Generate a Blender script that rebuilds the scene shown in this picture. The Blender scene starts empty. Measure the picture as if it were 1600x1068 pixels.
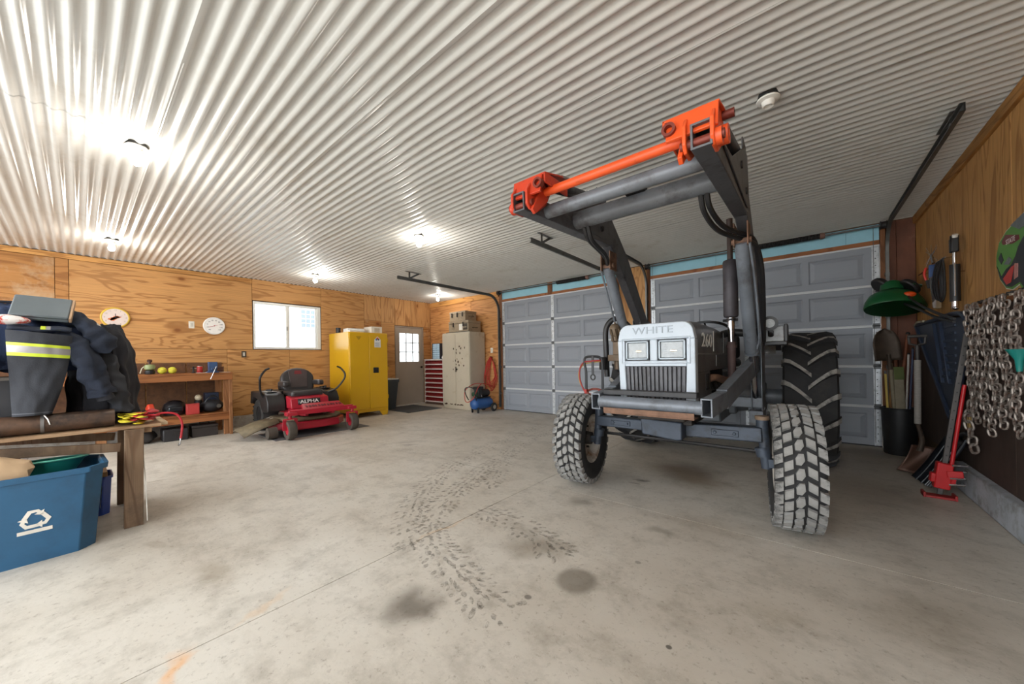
import bpy, math, random
from mathutils import Matrix, Vector, Quaternion
import numpy as np
random.seed(7)
PI = math.pi
SC = bpy.context.scene
COL = SC.collection
R = math.radians

# ---------------------------------------------------------------- camera
W, H = 8.93, 2.72          # room width (x) and ceiling height, metres
cam_d = bpy.data.cameras.new('camera')
cam_d.sensor_fit = 'HORIZONTAL'; cam_d.sensor_width = 36.0
cam_d.lens = 36.0 * 556.54 / 1600
cam_d.shift_y = (562.0 - 534.0) / 1600
cam_d.clip_start = 0.02
cam = bpy.data.objects.new('camera', cam_d); COL.objects.link(cam)
yaw, roll = -0.6863, -0.0168
Fv = Vector((math.sin(yaw), math.cos(yaw), 0)); Rv0 = Vector((math.cos(yaw), -math.sin(yaw), 0)); Uv0 = Vector((0, 0, 1))
Rv = Rv0 * math.cos(roll) + Uv0 * math.sin(roll); Uv = -Rv0 * math.sin(roll) + Uv0 * math.cos(roll)
m = Matrix((Rv, Uv, -Fv)).transposed().to_4x4(); m.translation = (7.912, -6.148, 1.1276)
cam.matrix_world = m
SC.camera = cam

# ---------------------------------------------------------------- sky and exposure
world = bpy.data.worlds.new('world'); SC.world = world; world.use_nodes = True
bg = world.node_tree.nodes['Background']
bg.inputs[0].default_value = (0.93, 0.97, 1.0, 1); bg.inputs[1].default_value = 3.6
SC.view_settings.view_transform = 'Standard'; SC.view_settings.look = 'None'
SC.view_settings.gamma = 1.0; SC.view_settings.use_curve_mapping = False
SC.view_settings.exposure = 0.80
SC.cycles.use_denoising = True
SC.cycles.max_bounces = 10; SC.cycles.diffuse_bounces = 6
SC.cycles.sample_clamp_indirect = 6.0
LAMP_W = 6.5

# ---------------------------------------------------------------- materials
def lin(c):
    return tuple(((x/255)/12.92 if x/255 <= .04045 else ((x/255+.055)/1.055)**2.4) for x in c) + (1,)
MATS = {}
def nt(name):
    mt = bpy.data.materials.new(name); mt.use_nodes = True
    t = mt.node_tree; b = t.nodes['Principled BSDF']
    return mt, t, b
def N(t, typ, **kw):
    n = t.nodes.new(typ)
    for k, v in kw.items(): setattr(n, k, v)
    return n
def ramp(t, fac, stops, interp='LINEAR'):
    r = N(t, 'ShaderNodeValToRGB'); r.color_ramp.interpolation = interp
    e = r.color_ramp.elements
    while len(e) < len(stops): e.new(.5)
    for i, (p, c) in enumerate(stops): e[i].position = p; e[i].color = c
    t.links.new(fac, r.inputs[0]); return r.outputs[0]
def mixc(t, fac, a, b, mode='MIX'):
    n = N(t, 'ShaderNodeMix', data_type='RGBA', blend_type=mode)
    for i, v in ((0, fac), (6, a), (7, b)):
        if hasattr(v, 'node'): t.links.new(v, n.inputs[i])
        else: n.inputs[i].default_value = v
    return n.outputs[2]
def noise(t, scale=5, detail=4, rough=.6, vec=None, dist=0):
    n = N(t, 'ShaderNodeTexNoise'); n.inputs['Scale'].default_value = scale; n.inputs['Detail'].default_value = detail
    n.inputs['Roughness'].default_value = rough; n.inputs['Distortion'].default_value = dist
    if vec is not None: t.links.new(vec, n.inputs['Vector'])
    return n.outputs['Fac']
def objco(t): return N(t, 'ShaderNodeTexCoord').outputs['Object']
def mapped(t, vec, scale=(1,1,1), loc=(0,0,0), rot=(0,0,0), typ='POINT'):
    mp = N(t, 'ShaderNodeMapping', vector_type=typ); mp.inputs['Scale'].default_value = scale
    mp.inputs['Location'].default_value = loc; mp.inputs['Rotation'].default_value = rot
    t.links.new(vec, mp.inputs['Vector']); return mp.outputs[0]
def bump(t, b, h, strength=.2, dist=.01):
    n = N(t, 'ShaderNodeBump'); n.inputs['Strength'].default_value = strength; n.inputs['Distance'].default_value = dist
    t.links.new(h, n.inputs['Height']); t.links.new(n.outputs[0], b.inputs['Normal'])
def M(name, col, rough=.5, metal=0, var=.12, scale=9, dirt=None, dscale=6, dlo=.5, dhi=.7, bmp=0, bscale=60, emit=None, es=1, stretch=(1,1,1), spec=.5):
    """plain procedural surface: colour with noise variation and, optionally, patches of a second colour"""
    if name in MATS: return MATS[name]
    mt, t, b = nt(name); c = lin(col)
    co = mapped(t, objco(t), stretch)
    f = noise(t, scale, 5, .6, co)
    lo = tuple(max(0, x*(1-var)) for x in c[:3]) + (1,); hi = tuple(min(1, x*(1+var)) for x in c[:3]) + (1,)
    out = ramp(t, f, [(.3, lo), (.7, hi)])
    if dirt:
        g = noise(t, dscale, 6, .68, co)
        fac = ramp(t, g, [(dlo, (0,0,0,1)), (dhi, (1,1,1,1))])
        out = mixc(t, fac, out, lin(dirt))
    t.links.new(out, b.inputs['Base Color'])
    b.inputs['Roughness'].default_value = rough; b.inputs['Metallic'].default_value = metal
    b.inputs['Specular IOR Level'].default_value = spec
    if bmp: bump(t, b, noise(t, bscale, 5, .65, co), bmp, .01)
    if emit: b.inputs['Emission Color'].default_value = lin(emit); b.inputs['Emission Strength'].default_value = es
    MATS[name] = mt; return mt

def plywood(name, base, axis='y', knots=True, dark=.62, stain=None, swirl=1.0):
    """plywood veneer, grain running along the given world axis"""
    if name in MATS: return MATS[name]
    mt, t, b = nt(name); c = lin(base)
    oi = N(t, 'ShaderNodeObjectInfo').outputs['Random']
    off = N(t, 'ShaderNodeVectorMath', operation='SCALE'); off.inputs[0].default_value = (37, 53, 71); t.links.new(oi, off.inputs['Scale'])
    add = N(t, 'ShaderNodeVectorMath', operation='ADD'); t.links.new(objco(t), add.inputs[0]); t.links.new(off.outputs[0], add.inputs[1])
    co = add.outputs[0]
    s = {'x': (.32, 1, 2.2), 'y': (1, .32, 2.2), 'z': (2.2, 2.2, .32)}[axis]
    g = mapped(t, co, s)
    big = noise(t, 1.6, 3, .5, g, .6*swirl)
    wv = N(t, 'ShaderNodeMath', operation='MULTIPLY'); t.links.new(big, wv.inputs[0]); wv.inputs[1].default_value = 60
    sn = N(t, 'ShaderNodeMath', operation='SINE'); t.links.new(wv.outputs[0], sn.inputs[0])
    fine = noise(t, 60, 4, .7, mapped(t, co, tuple(x*(.12 if x < 1 else 1) for x in s)))
    dk = tuple(x*dark for x in c[:3]) + (1,)
    lt = (min(1, c[0]*1.12), min(1, c[1]*1.1), min(1, c[2]*1.05), 1)
    sv = ramp(t, sn.outputs[0], [(.35, (0,0,0,1)), (1, (1,1,1,1))])
    out = mixc(t, sv, lt, tuple(c[i]*(.62,.5,.4)[i] for i in range(3)) + (1,))
    ff = ramp(t, fine, [(.40, (0,0,0,1)), (.72, (.75,.75,.75,1))])
    out = mixc(t, ff, out, dk)
    tone = noise(t, .9, 3, .5, co)
    out = mixc(t, ramp(t, tone, [(.35, (0,0,0,1)), (.7, (.5,.5,.5,1))]), out, tuple(x*.72 for x in c[:3]) + (1,))
    if knots:
        v = N(t, 'ShaderNodeTexVoronoi'); v.inputs['Scale'].default_value = 1.9; t.links.new(mapped(t, co, {'x': (.75,1,1.25), 'y': (1,.75,1.25), 'z': (1.25,1.25,.75)}[axis]), v.inputs['Vector'])
        kf = ramp(t, v.outputs['Distance'], [(.035, (1,1,1,1)), (.085, (0,0,0,1))])
        out = mixc(t, kf, out, (c[0]*.22, c[1]*.12, c[2]*.08, 1))
        kh = ramp(t, v.outputs['Distance'], [(.06, (.5,.5,.5,1)), (.2, (0,0,0,1))])
        out = mixc(t, kh, out, (c[0]*.62, c[1]*.48, c[2]*.36, 1))
    if stain:
        sf = ramp(t, noise(t, 2.2, 6, .7, co), [(.5, (0,0,0,1)), (.66, (1,1,1,1))])
        out = mixc(t, sf, out, lin(stain))
    t.links.new(out, b.inputs['Base Color']); b.inputs['Roughness'].default_value = .62
    b.inputs['Specular IOR Level'].default_value = .3
    bump(t, b, fine, .12, .004)
    MATS[name] = mt; return mt

def glass_mat():
    if 'glass' in MATS: return MATS['glass']
    mt, t, b = nt('glass'); t.nodes.remove(b)
    tr = N(t, 'ShaderNodeBsdfTransparent'); tr.inputs[0].default_value = (.96, .98, .98, 1)
    gl = N(t, 'ShaderNodeBsdfGlossy'); gl.inputs['Roughness'].default_value = .03
    fr = N(t, 'ShaderNodeFresnel'); fr.inputs[0].default_value = 1.45
    mx = N(t, 'ShaderNodeMixShader'); t.links.new(fr.outputs[0], mx.inputs[0]); t.links.new(tr.outputs[0], mx.inputs[1]); t.links.new(gl.outputs[0], mx.inputs[2])
    t.links.new(mx.outputs[0], t.nodes['Material Output'].inputs[0])
    MATS['glass'] = mt; return mt

# ---------------------------------------------------------------- geometry helpers
def frame(d, up=(0,0,1)):
    d = Vector(d).normalized(); up = Vector(up)
    if abs(d.dot(up)) > .98: up = Vector((0,1,0)) if abs(d.y) < .9 else Vector((1,0,0))
    s = d.cross(up).normalized(); u = s.cross(d).normalized()
    return d, s, u
ROOTM = {}
class MB:
    def __init__(s): s.v = []; s.f = []
    def add(s, vs, fs, M=None):
        o = len(s.v)
        for p in vs:
            p = Vector(p)
            s.v.append(M @ p if M is not None else p)
        s.f += [tuple(i+o for i in f) for f in fs]; return s
    def box(s, a, b, M=None):
        x0,y0,z0 = [min(a[i],b[i]) for i in range(3)]; x1,y1,z1 = [max(a[i],b[i]) for i in range(3)]
        return s.add([(x0,y0,z0),(x1,y0,z0),(x1,y1,z0),(x0,y1,z0),(x0,y0,z1),(x1,y0,z1),(x1,y1,z1),(x0,y1,z1)],
                     [(0,3,2,1),(4,5,6,7),(0,1,5,4),(1,2,6,5),(2,3,7,6),(3,0,4,7)], M)
    def bar(s, p0, p1, w, h, up=(0,0,1), M=None):
        p0, p1 = Vector(p0), Vector(p1); d, sd, u = frame(p1-p0, up)
        q = [sd*(-w/2)+u*(-h/2), sd*(w/2)+u*(-h/2), sd*(w/2)+u*(h/2), sd*(-w/2)+u*(h/2)]
        return s.add([p0+x for x in q]+[p1+x for x in q], [(0,1,2,3),(7,6,5,4),(0,4,5,1),(1,5,6,2),(2,6,7,3),(3,7,4,0)], M)
    def cyl(s, p0, p1, r, r1=None, n=16, cap=True, M=None):
        r1 = r if r1 is None else r1
        p0, p1 = Vector(p0), Vector(p1); d, sd, u = frame(p1-p0)
        vs = [p + (sd*math.cos(2*PI*i/n)+u*math.sin(2*PI*i/n))*rr for p, rr in ((p0,r),(p1,r1)) for i in range(n)]
        fs = [(i,(i+1)%n,n+(i+1)%n,n+i) for i in range(n)]
        if cap: fs += [tuple(range(n-1,-1,-1)), tuple(range(n,2*n))]
        return s.add(vs, fs, M)
    def pipe(s, p0, p1, r, ri, n=20):
        p0, p1 = Vector(p0), Vector(p1); d, sd, u = frame(p1-p0)
        vs = [p + (sd*math.cos(2*PI*i/n)+u*math.sin(2*PI*i/n))*rr for p, rr in ((p0,r),(p1,r),(p1,ri),(p0,ri)) for i in range(n)]
        fs = [(k*n+i, k*n+(i+1)%n, ((k+1)%4)*n+(i+1)%n, ((k+1)%4)*n+i) for k in range(4) for i in range(n)]
        return s.add(vs, fs)
    def tube(s, pts, r, n=8, closed=False, rs=None, cap=True, flat=1.0, M=None):
        pts = [Vector(p) for p in pts]; k = len(pts)
        tans = []
        for i in range(k):
            a = pts[(i-1) % k] if closed or i > 0 else pts[0]; b = pts[(i+1) % k] if closed or i < k-1 else pts[-1]
            tans.append((b-a).normalized())
        d, sd, u = frame(tans[0]); rings = []
        for i in range(k):
            if i: 
                q = tans[i-1].rotation_difference(tans[i]); sd = q @ sd; u = q @ u
            rr = rs[i] if rs else r
            rings.append([pts[i] + (sd*math.cos(2*PI*j/n)+u*math.sin(2*PI*j/n)*flat)*rr for j in range(n)])
        vs = [v for rg in rings for v in rg]; fs = []
        for i in range(k if closed else k-1):
            a, b = i*n, ((i+1) % k)*n
            fs += [(a+j, a+(j+1)%n, b+(j+1)%n, b+j) for j in range(n)]
        if cap and not closed: fs += [tuple(range(n-1,-1,-1)), tuple((k-1)*n+j for j in range(n))]
        return s.add(vs, fs, M)
    def lathe(s, prof, c=(0,0,0), axis='z', n=24, M=None, closed=False):
        vs = []; c = Vector(c)
        for r, h in prof:
            for i in range(n):
                a = 2*PI*i/n; x, y = r*math.cos(a), r*math.sin(a)
                vs.append(c + Vector({'z':(x,y,h),'x':(h,x,y),'y':(y,h,x)}[axis]))
        k = len(prof); fs = []
        for i in range(k if closed else k-1):
            a, b = i*n, ((i+1)%k)*n
            fs += [(a+j, a+(j+1)%n, b+(j+1)%n, b+j) for j in range(n)]
        if not closed:
            if prof[0][0] > 1e-5: fs.append(tuple(range(n-1,-1,-1)))
            if prof[-1][0] > 1e-5: fs.append(tuple((k-1)*n+j for j in range(n)))
        return s.add(vs, fs, M)
    def prism(s, poly, axis, a, b, M=None):
        def mk(p, h): return {'x':(h,p[0],p[1]),'y':(p[0],h,p[1]),'z':(p[0],p[1],h)}[axis]
        n = len(poly); vs = [mk(p,a) for p in poly]+[mk(p,b) for p in poly]
        fs = [(i,(i+1)%n,n+(i+1)%n,n+i) for i in range(n)]+[tuple(range(n-1,-1,-1)), tuple(range(n,2*n))]
        return s.add(vs, fs, M)
    def ell(s, c, r, nu=16, nv=10, M=None):
        c = Vector(c); vs = [c+Vector((0,0,-r[2]))]
        for j in range(1, nv):
            ph = -PI/2+PI*j/nv
            for i in range(nu): vs.append(c+Vector((r[0]*math.cos(ph)*math.cos(2*PI*i/nu), r[1]*math.cos(ph)*math.sin(2*PI*i/nu), r[2]*math.sin(ph))))
        vs.append(c+Vector((0,0,r[2]))); fs = [(0,1+(i+1)%nu,1+i) for i in range(nu)]
        for j in range(nv-2):
            a, b = 1+j*nu, 1+(j+1)*nu
            fs += [(a+i,a+(i+1)%nu,b+(i+1)%nu,b+i) for i in range(nu)]
        a = 1+(nv-2)*nu; fs += [(a+i,a+(i+1)%nu,len(vs)-1) for i in range(nu)]
        return s.add(vs, fs, M)
    def grid(s, P):
        """rows of points -> quad sheet"""
        k, n = len(P), len(P[0])
        return s.add([p for r in P for p in r], [(i*n+j,i*n+j+1,(i+1)*n+j+1,(i+1)*n+j) for i in range(k-1) for j in range(n-1)])
    def build(s, name, mat, par=None, world=False, bev=0, smooth=40, solid=0, sub=0, seg=2, fix=True):
        vs = s.v
        if world and par is not None:
            inv = ROOTM[par.name if par.name in ROOTM else par.parent.name].inverted(); vs = [inv @ v for v in vs]
        me = bpy.data.meshes.new(name); me.from_pydata([tuple(v) for v in vs], [], s.f)
        me.materials.append(mat)
        if fix: fixn(me)
        if smooth:
            me.polygons.foreach_set('use_smooth', [True]*len(me.polygons)); me.set_sharp_from_angle(angle=R(smooth))
        o = bpy.data.objects.new(name, me); COL.objects.link(o)
        if par is not None: o.parent = par
        if solid: md = o.modifiers.new('solid', 'SOLIDIFY'); md.thickness = solid; md.offset = 0
        if bev: md = o.modifiers.new('bevel', 'BEVEL'); md.width = bev; md.segments = seg; md.limit_method = 'ANGLE'; md.angle_limit = R(38)
        if sub: md = o.modifiers.new('sub', 'SUBSURF'); md.levels = sub; md.render_levels = sub
        return o
import bmesh
def fixn(me):
    bm = bmesh.new(); bm.from_mesh(me); bmesh.ops.recalc_face_normals(bm, faces=bm.faces[:]); bm.to_mesh(me); bm.free()
def tag(o, label=None, cat=None, group=None, kind=None):
    if label: o['label'] = label
    if cat: o['category'] = cat
    if group: o['group'] = group
    if kind: o['kind'] = kind
    return o
def thing(name, label, cat, loc=(0,0,0), rz=0, group=None, rot=None):
    o = bpy.data.objects.new(name, None); COL.objects.link(o); o.empty_display_size = .1
    o.location = loc; o.rotation_euler = rot if rot else (0,0,rz)
    ROOTM[o.name] = Matrix.Translation(loc) @ o.rotation_euler.to_matrix().to_4x4()
    return tag(o, label, cat, group)
def dup(o, parent=None, **kw):
    c = o.copy(); COL.objects.link(c)
    if parent is not None: c.parent = parent
    for k, v in kw.items(): setattr(c, k, v)
    return c
def text(s, size, mat, par, loc, rot, name='lettering', ext=.002, font_scale=(1,1,1), off=0):
    cu = bpy.data.curves.new('txt', 'FONT'); cu.body = s; cu.size = size; cu.extrude = ext; cu.align_x = 'CENTER'; cu.align_y = 'CENTER'; cu.resolution_u = 2; cu.offset = off
    to = bpy.data.objects.new('txt', cu)
    COL.objects.link(to)
    me = bpy.data.meshes.new_from_object(to.evaluated_get(bpy.context.evaluated_depsgraph_get()))
    bpy.data.objects.remove(to); bpy.data.curves.remove(cu)
    me.materials.clear(); me.materials.append(mat)
    o = bpy.data.objects.new(name, me); COL.objects.link(o); o.parent = par; o.location = loc; o.rotation_euler = rot; o.scale = font_scale
    return o
def arc(c, r, a0, a1, n, plane='yz'):
    out = []
    for i in range(n+1):
        a = a0+(a1-a0)*i/n; u, v = r*math.cos(a), r*math.sin(a)
        out.append({'yz':(c[0],c[1]+u,c[2]+v),'xz':(c[0]+u,c[1],c[2]+v),'xy':(c[0]+u,c[1]+v,c[2])}[plane])
    return out
def smoothpath(pts, n=6):
    """Catmull-Rom through the points"""
    pts = [Vector(p) for p in pts]; P = [pts[0]*2-pts[1]]+pts+[pts[-1]*2-pts[-2]]; out = []
    for i in range(1, len(P)-2):
        for k in range(n):
            t = k/n; a,b,c,d = P[i-1],P[i],P[i+1],P[i+2]
            out.append(.5*((2*b)+(c-a)*t+(2*a-5*b+4*c-d)*t*t+(3*b-a-3*c+d)*t**3))
    return out+[pts[-1]]
# ================================================================ THE SETTING
YB = -7.85    # the open end of the shop behind the camera
def struct(o, kind='structure'): o['kind'] = kind; return o
# ---- floor: concrete slabs between saw cuts
def concrete_floor():
    mt, t, b = nt('concrete_slab'); co = objco(t)
    c1 = ramp(t, noise(t, .55, 6, .6, co), [(.3, lin((176,167,154))), (.5, lin((194,187,176))), (.72, lin((205,200,191)))])
    c2 = ramp(t, noise(t, 5, 8, .72, co), [(.28, (.66,.65,.63,1)), (.52, (1,1,1,1)), (.8, (1.0,1.0,1.0,1))])
    out = mixc(t, 1.0, c1, c2, 'MULTIPLY')
    st = ramp(t, noise(t, 1.3, 7, .75, mapped(t, co, (.5, 1.4, 1), rot=(0,0,.5))), [(.52, (0,0,0,1)), (.75, (.45,.45,.45,1))])
    out = mixc(t, st, out, lin((128,118,104)))
    sp = ramp(t, noise(t, 34, 5, .75, co), [(.3, (.62,.6,.58,1)), (.44, (1,1,1,1))])
    out = mixc(t, 1.0, out, sp, 'MULTIPLY')
    wob = N(t, 'ShaderNodeTexNoise'); wob.inputs['Scale'].default_value = 5; wob.inputs['Detail'].default_value = 5; t.links.new(co, wob.inputs['Vector'])
    sc = N(t, 'ShaderNodeVectorMath', operation='MULTIPLY_ADD'); t.links.new(wob.outputs['Color'], sc.inputs[0]); sc.inputs[1].default_value = (.26,.26,0); sc.inputs[2].default_value = (-.13,-.13,0)
    cw = N(t, 'ShaderNodeVectorMath', operation='ADD'); t.links.new(co, cw.inputs[0]); t.links.new(sc.outputs[0], cw.inputs[1])
    for x, y, rx, ry, rz, k, col in STAINS:
        mp = mapped(t, cw.outputs[0] if k < 2 else co, (rx, ry, 1), (x, y, 0), (0,0,rz), 'TEXTURE')
        sv = N(t, 'ShaderNodeVectorMath', operation='MULTIPLY'); t.links.new(mp, sv.inputs[0]); sv.inputs[1].default_value = (1,1,0)
        ln = N(t, 'ShaderNodeVectorMath', operation='LENGTH'); t.links.new(sv.outputs[0], ln.inputs[0])
        kk = k if k < 2 else k-2
        fac = ramp(t, ln.outputs['Value'], [(.1 if k < 2 else .6, (kk,)*3+(1,)), (1.0, (0,0,0,1))], 'EASE')
        out = mixc(t, fac, out, lin(col))
    t.links.new(out, b.inputs['Base Color'])
    b.inputs['Specular IOR Level'].default_value = .35
    rg = ramp(t, noise(t, 2.5, 5, .6, co), [(.3, (.42,)*3+(1,)), (.7, (.66,)*3+(1,))]); t.links.new(rg, b.inputs['Roughness'])
    bump(t, b, noise(t, 45, 6, .7, co), .12, .006)
    return mt
STAINS = [  # x, y, rx, ry, rot, strength (+2: crisp edge), colour
    (6.50,-5.20,.22,.20,.9,.8,(92,84,74)), (7.0,-4.55,.12,.13,0,2.7,(112,104,93)), (6.883,-4.802,.022,.02,0,2.7,(88,83,76)),
    (6.66,-4.42,.30,.20,.3,.6,(120,108,92)), (6.54,-3.67,.16,.13,.2,.55,(104,96,84)), (7.17,-3.77,.12,.09,0,.5,(110,101,88)),
    (5.41,-5.70,.24,.13,.2,.5,(136,124,106)), (4.735,-5.842,.11,.04,.3,2.35,(140,130,116)), (7.19,-4.2,.02,.018,0,2.5,(90,85,78)),
    (7.0,-2.35,.5,.5,0,.75,(92,72,50)), (7.2,-2.6,.36,.3,.4,.5,(118,94,64)), (8.3,-2.0,.5,.9,0,.45,(112,98,82)), (6.75,-2.85,.1,.05,0,.65,(60,52,44)), (6.72,-3.0,.07,.035,0,.6,(60,52,44)),
    (3.6,-3.2,.35,.1,.9,.4,(130,124,116)), (3.75,-3.3,.16,.07,.7,.55,(105,100,95)), (3.0,-2.6,.5,.08,.6,.25,(130,124,116)),
    (6.1,-5.95,.05,.17,1.0,.55,(216,150,76)), (5.95,-5.6,.04,.2,.5,.25,(216,168,110)), (6.03,-4.6,.03,.3,0,.3,(206,160,100)),
    (8.3,-3.9,.5,.22,.9,.3,(140,130,115)), (7.8,-4.2,.2,.14,.4,.25,(150,138,118)), (7.4,-3.5,.45,.25,.2,.3,(140,124,100)),
    (1.8,-1.2,.7,.3,.3,.2,(120,118,112)), (8.5,-.4,.5,.35,0,.5,(96,82,66)), (7.491,-4.7,.014,.014,0,2.8,(60,55,50)) ]
slab_mat = concrete_floor()
base = MB().box((-.25,YB,-.16), (W+.2,.25,-.03)).build('floor', M('joint_dark', (58,50,42), .95))
struct(base)
jx = [-.25, 2.985, 6.018, W+.2]; jy = [YB, -6.55, -3.483, .25]
for i in range(3):
    for j in range(3):
        g = .0022
        MB().box((jx[i]+g, jy[j]+g, -.1), (jx[i+1]-g, jy[j+1]-g, 0)).build('concrete_slab', slab_mat, base)
# dried tyre prints
def tyre_prints(path, width, seed):
    rnd = random.Random(seed); mb = MB(); pts = smoothpath(path, 14); acc = 0; last = Vector(pts[0])
    for i in range(1, len(pts)):
        d = (Vector(pts[i])-Vector(pts[i-1])); 
        acc += d.length
        if acc < .038: continue
        acc = 0; dn = d.normalized(); sd = Vector((-dn.y, dn.x, 0))
        for q in range(5):
            if rnd.random() < .22: continue
            off = (q-2)*width/5+rnd.uniform(-.012,.012); c = Vector(pts[i])+sd*off+dn*(.02 if q % 2 else -.012)
            l, w = rnd.uniform(.02,.045), rnd.uniform(.010,.022); sl = dn*math.cos(.5*(q-2))+sd*math.sin(.5*(q-2)*.8); sp = Vector((-sl.y, sl.x, 0))
            poly = [c+sl*(l*math.cos(a)*rnd.uniform(.6,1.1))+sp*(w*math.sin(a)*rnd.uniform(.6,1.1))+Vector((0,0,.0012)) for a in [k*PI/3.5 for k in range(7)]]
            mb.add(poly, [tuple(range(7))])
    return mb
mt, t, b = nt('tyre_print'); co = objco(t)
b.inputs['Base Color'].default_value = lin((92,87,82)); b.inputs['Roughness'].default_value = .8
al = ramp(t, noise(t, 30, 6, .8, co), [(.40, (0,0,0,1)), (.68, (.55,.55,.55,1))]); t.links.new(al, b.inputs['Alpha'])
print_mat = mt
TRACKS = [[(4.68,-.4),(4.85,-1.84),(5.24,-3.2),(5.47,-3.81),(5.77,-4.47),(6.05,-4.73),(6.37,-4.85),(6.64,-4.92),(6.88,-4.96)],
          [(4.4,-1.0),(4.65,-2.48),(4.95,-3.56),(5.37,-4.29),(5.79,-4.71),(6.11,-4.88)],
          [(5.98,-4.24),(6.33,-4.24),(6.65,-4.33),(6.84,-4.41)], [(5.02,-2.65),(5.58,-3.62),(5.68,-3.86)]]
for k, tr in enumerate(TRACKS):
    mb = tyre_prints([(x,y,0) for x,y in tr], .26, k)
    o = mb.build('tyre_print', print_mat, base, smooth=0); o['kind'] = 'stuff'

# ---- ceiling: corrugated white steel sheets, ribs along x
ceil = MB().box((-.2,YB,H+.035), (W+.2,.2,H+.1)).build('ceiling', M('ceiling_deck', (90,80,70), .9)); struct(ceil)
steel = M('white_corrugated_steel', (204,203,199), .26, var=.03, scale=3, dirt=(184,179,170), dscale=2.4, dlo=.55, dhi=.8)
PER = .075
def corrugated(x0, x1, y0, n, dz=0):
    """n ribs going to -y from y0"""
    prof = []
    for i in range(n):
        for k, (u, h) in enumerate([(0,0),(.12,.12),(.24,.55),(.34,.92),(.46,1),(.56,1),(.68,.85),(.78,.45),(.9,.08)]):
            prof.append((y0-(i+u)*PER, H-.009+h*.017+dz))
    prof.append((y0-n*PER-.012, H-.010+dz))
    P = [[(x, y, z) for y, z in prof] for x in (x0, (x0+x1)/2, x1)]
    return MB().grid(P)
NS = 11; y = 0.0; k = 0
while y > YB+.05:
    if -5.3 < y-.4 < -3.9: cuts = [6.03]
    elif -6.35 < y-.4 < -5.4: cuts = [1.32, 4.37]
    elif -3.9 < y-.4 < -3.0: cuts = [.58, 4.3]
    else: cuts = [4.6+.9*math.sin(k*2.3)]
    xs = [.002]+cuts+[W-.002]
    for i in range(len(xs)-1):
        corrugated(xs[i]-(.03 if i else 0), xs[i+1], y, NS, -.0018*(i % 2)-.0012*(k % 2)).build('ceiling_sheet', steel, ceil, smooth=60, fix=False)
    y -= NS*PER; k += 1

# ---- plywood and framing colours
PLY_A = plywood('plywood_left', (196,146,92), 'y')
PLY_A2 = plywood('plywood_left_worn', (178,126,74), 'y', stain=(182,150,116))
PLY_B = plywood('plywood_back', (200,144,90), 'x')
PLY_C = plywood('plywood_right', (190,142,86), 'z', knots=False, stain=(166,118,68))
PLY_V = plywood('plywood_door', (198,150,98), 'z')
DARK_C = M('dark_brown_board', (66,50,42), .75, var=.35, scale=5, dirt=(92,74,62), dscale=4, dlo=.55, dhi=.75, stretch=(1,1,.4))
RED_B = M('red_brown_board', (108,66,48), .7, var=.3, scale=6, dirt=(142,104,84), dscale=5, dlo=.58, dhi=.78, stretch=(1,1,.5))
TRIM = plywood('pine_trim', (205,152,90), 'y', knots=False)
TRIMX = plywood('pine_trim_across', (160,104,66), 'x', knots=False)
CONC = M('concrete_curb', (172,166,158), .85, var=.18, scale=7, dirt=(140,128,112), dscale=9, bmp=.3, bscale=40)
CONC_R = M('concrete_curb_pale', (176,180,186), .85, var=.15, scale=7, dirt=(140,138,136), dscale=12, bmp=.3, bscale=40)
SHEATH = M('wall_sheathing', (84,64,44), .9)

# ---- wall_left (x = 0), openings for the window and the man door
WY0, WY1, WZ0, WZ1 = -4.065, -2.865, 1.415, 2.31
DY0, DY1, DZ1 = -1.095, -.235, 2.035
wl = MB()
for a, c in (((-.14,YB,0),(-.0195,WY0,H)), ((-.14,WY0,0),(-.0195,WY1,WZ0)), ((-.14,WY0,WZ1),(-.0195,WY1,H)), ((-.14,WY1,0),(-.0195,DY0,H)), ((-.14,DY0,DZ1),(-.0195,DY1,H)), ((-.14,DY1,0),(-.0195,.15,H))): wl.box(a, c)
wall_left = struct(wl.build('wall_left', SHEATH))
def ply(par, mat, a, b, bev=.003): return MB().box(a, b).build('plywood_sheet', mat, par, bev=bev, seg=1)
G = .002
def sheetA(y0, y1, z0, z1, mat=PLY_A, t=.018): ply(wall_left, mat, (-.018, y0+G, z0+G), (t-.018, y1-G, z1-G))
ZM, ZT = 1.40, 2.635
for y0, y1, mat in ((YB+.1,-6.33,PLY_A2),(-6.33,-6.21,PLY_A2),(-6.21,WY0-.012,PLY_A)): sheetA(y0, y1, ZM, ZT, mat)
sheetA(WY0-.012, WY1+.01, WZ1+.012, H-.005)
sheetA(WY1+.01, -1.90, 1.86, H-.005); sheetA(WY1+.01, -1.90, ZM, 1.86); sheetA(-1.90,-1.47,2.12,H-.005,PLY_V); sheetA(-1.90,-1.47,1.83,2.12,PLY_A2); sheetA(-1.47,-1.105,2.1,H-.005,PLY_V); sheetA(-1.90,-1.47,ZM,1.83); sheetA(-1.47,-1.105,ZM,2.1)
sheetA(-1.105,-.62,DZ1+.01,H-.005,PLY_V); sheetA(-.62,-.0,DZ1+.01,H-.005,PLY_V); sheetA(DY1+.005,-.0,.02,DZ1+.01,PLY_A2)
for y0, y1 in ((YB+.1,-6.9),(-6.9,-4.46),(-4.46,-3.47),(-3.47,-2.2),(-2.2,-1.105)): sheetA(y0, y1, .2, ZM)
tr = struct(MB().box((-.018,YB+.1,ZT+.002),(.006,WY0-.014,H-.012)).build('trim_1', TRIM, bev=.003))
cb = MB().box((-.14,YB+.1,0),(.022,DY0-.02,.2)).build('baseboard_left', CONC, bev=.008); struct(cb)
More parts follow.
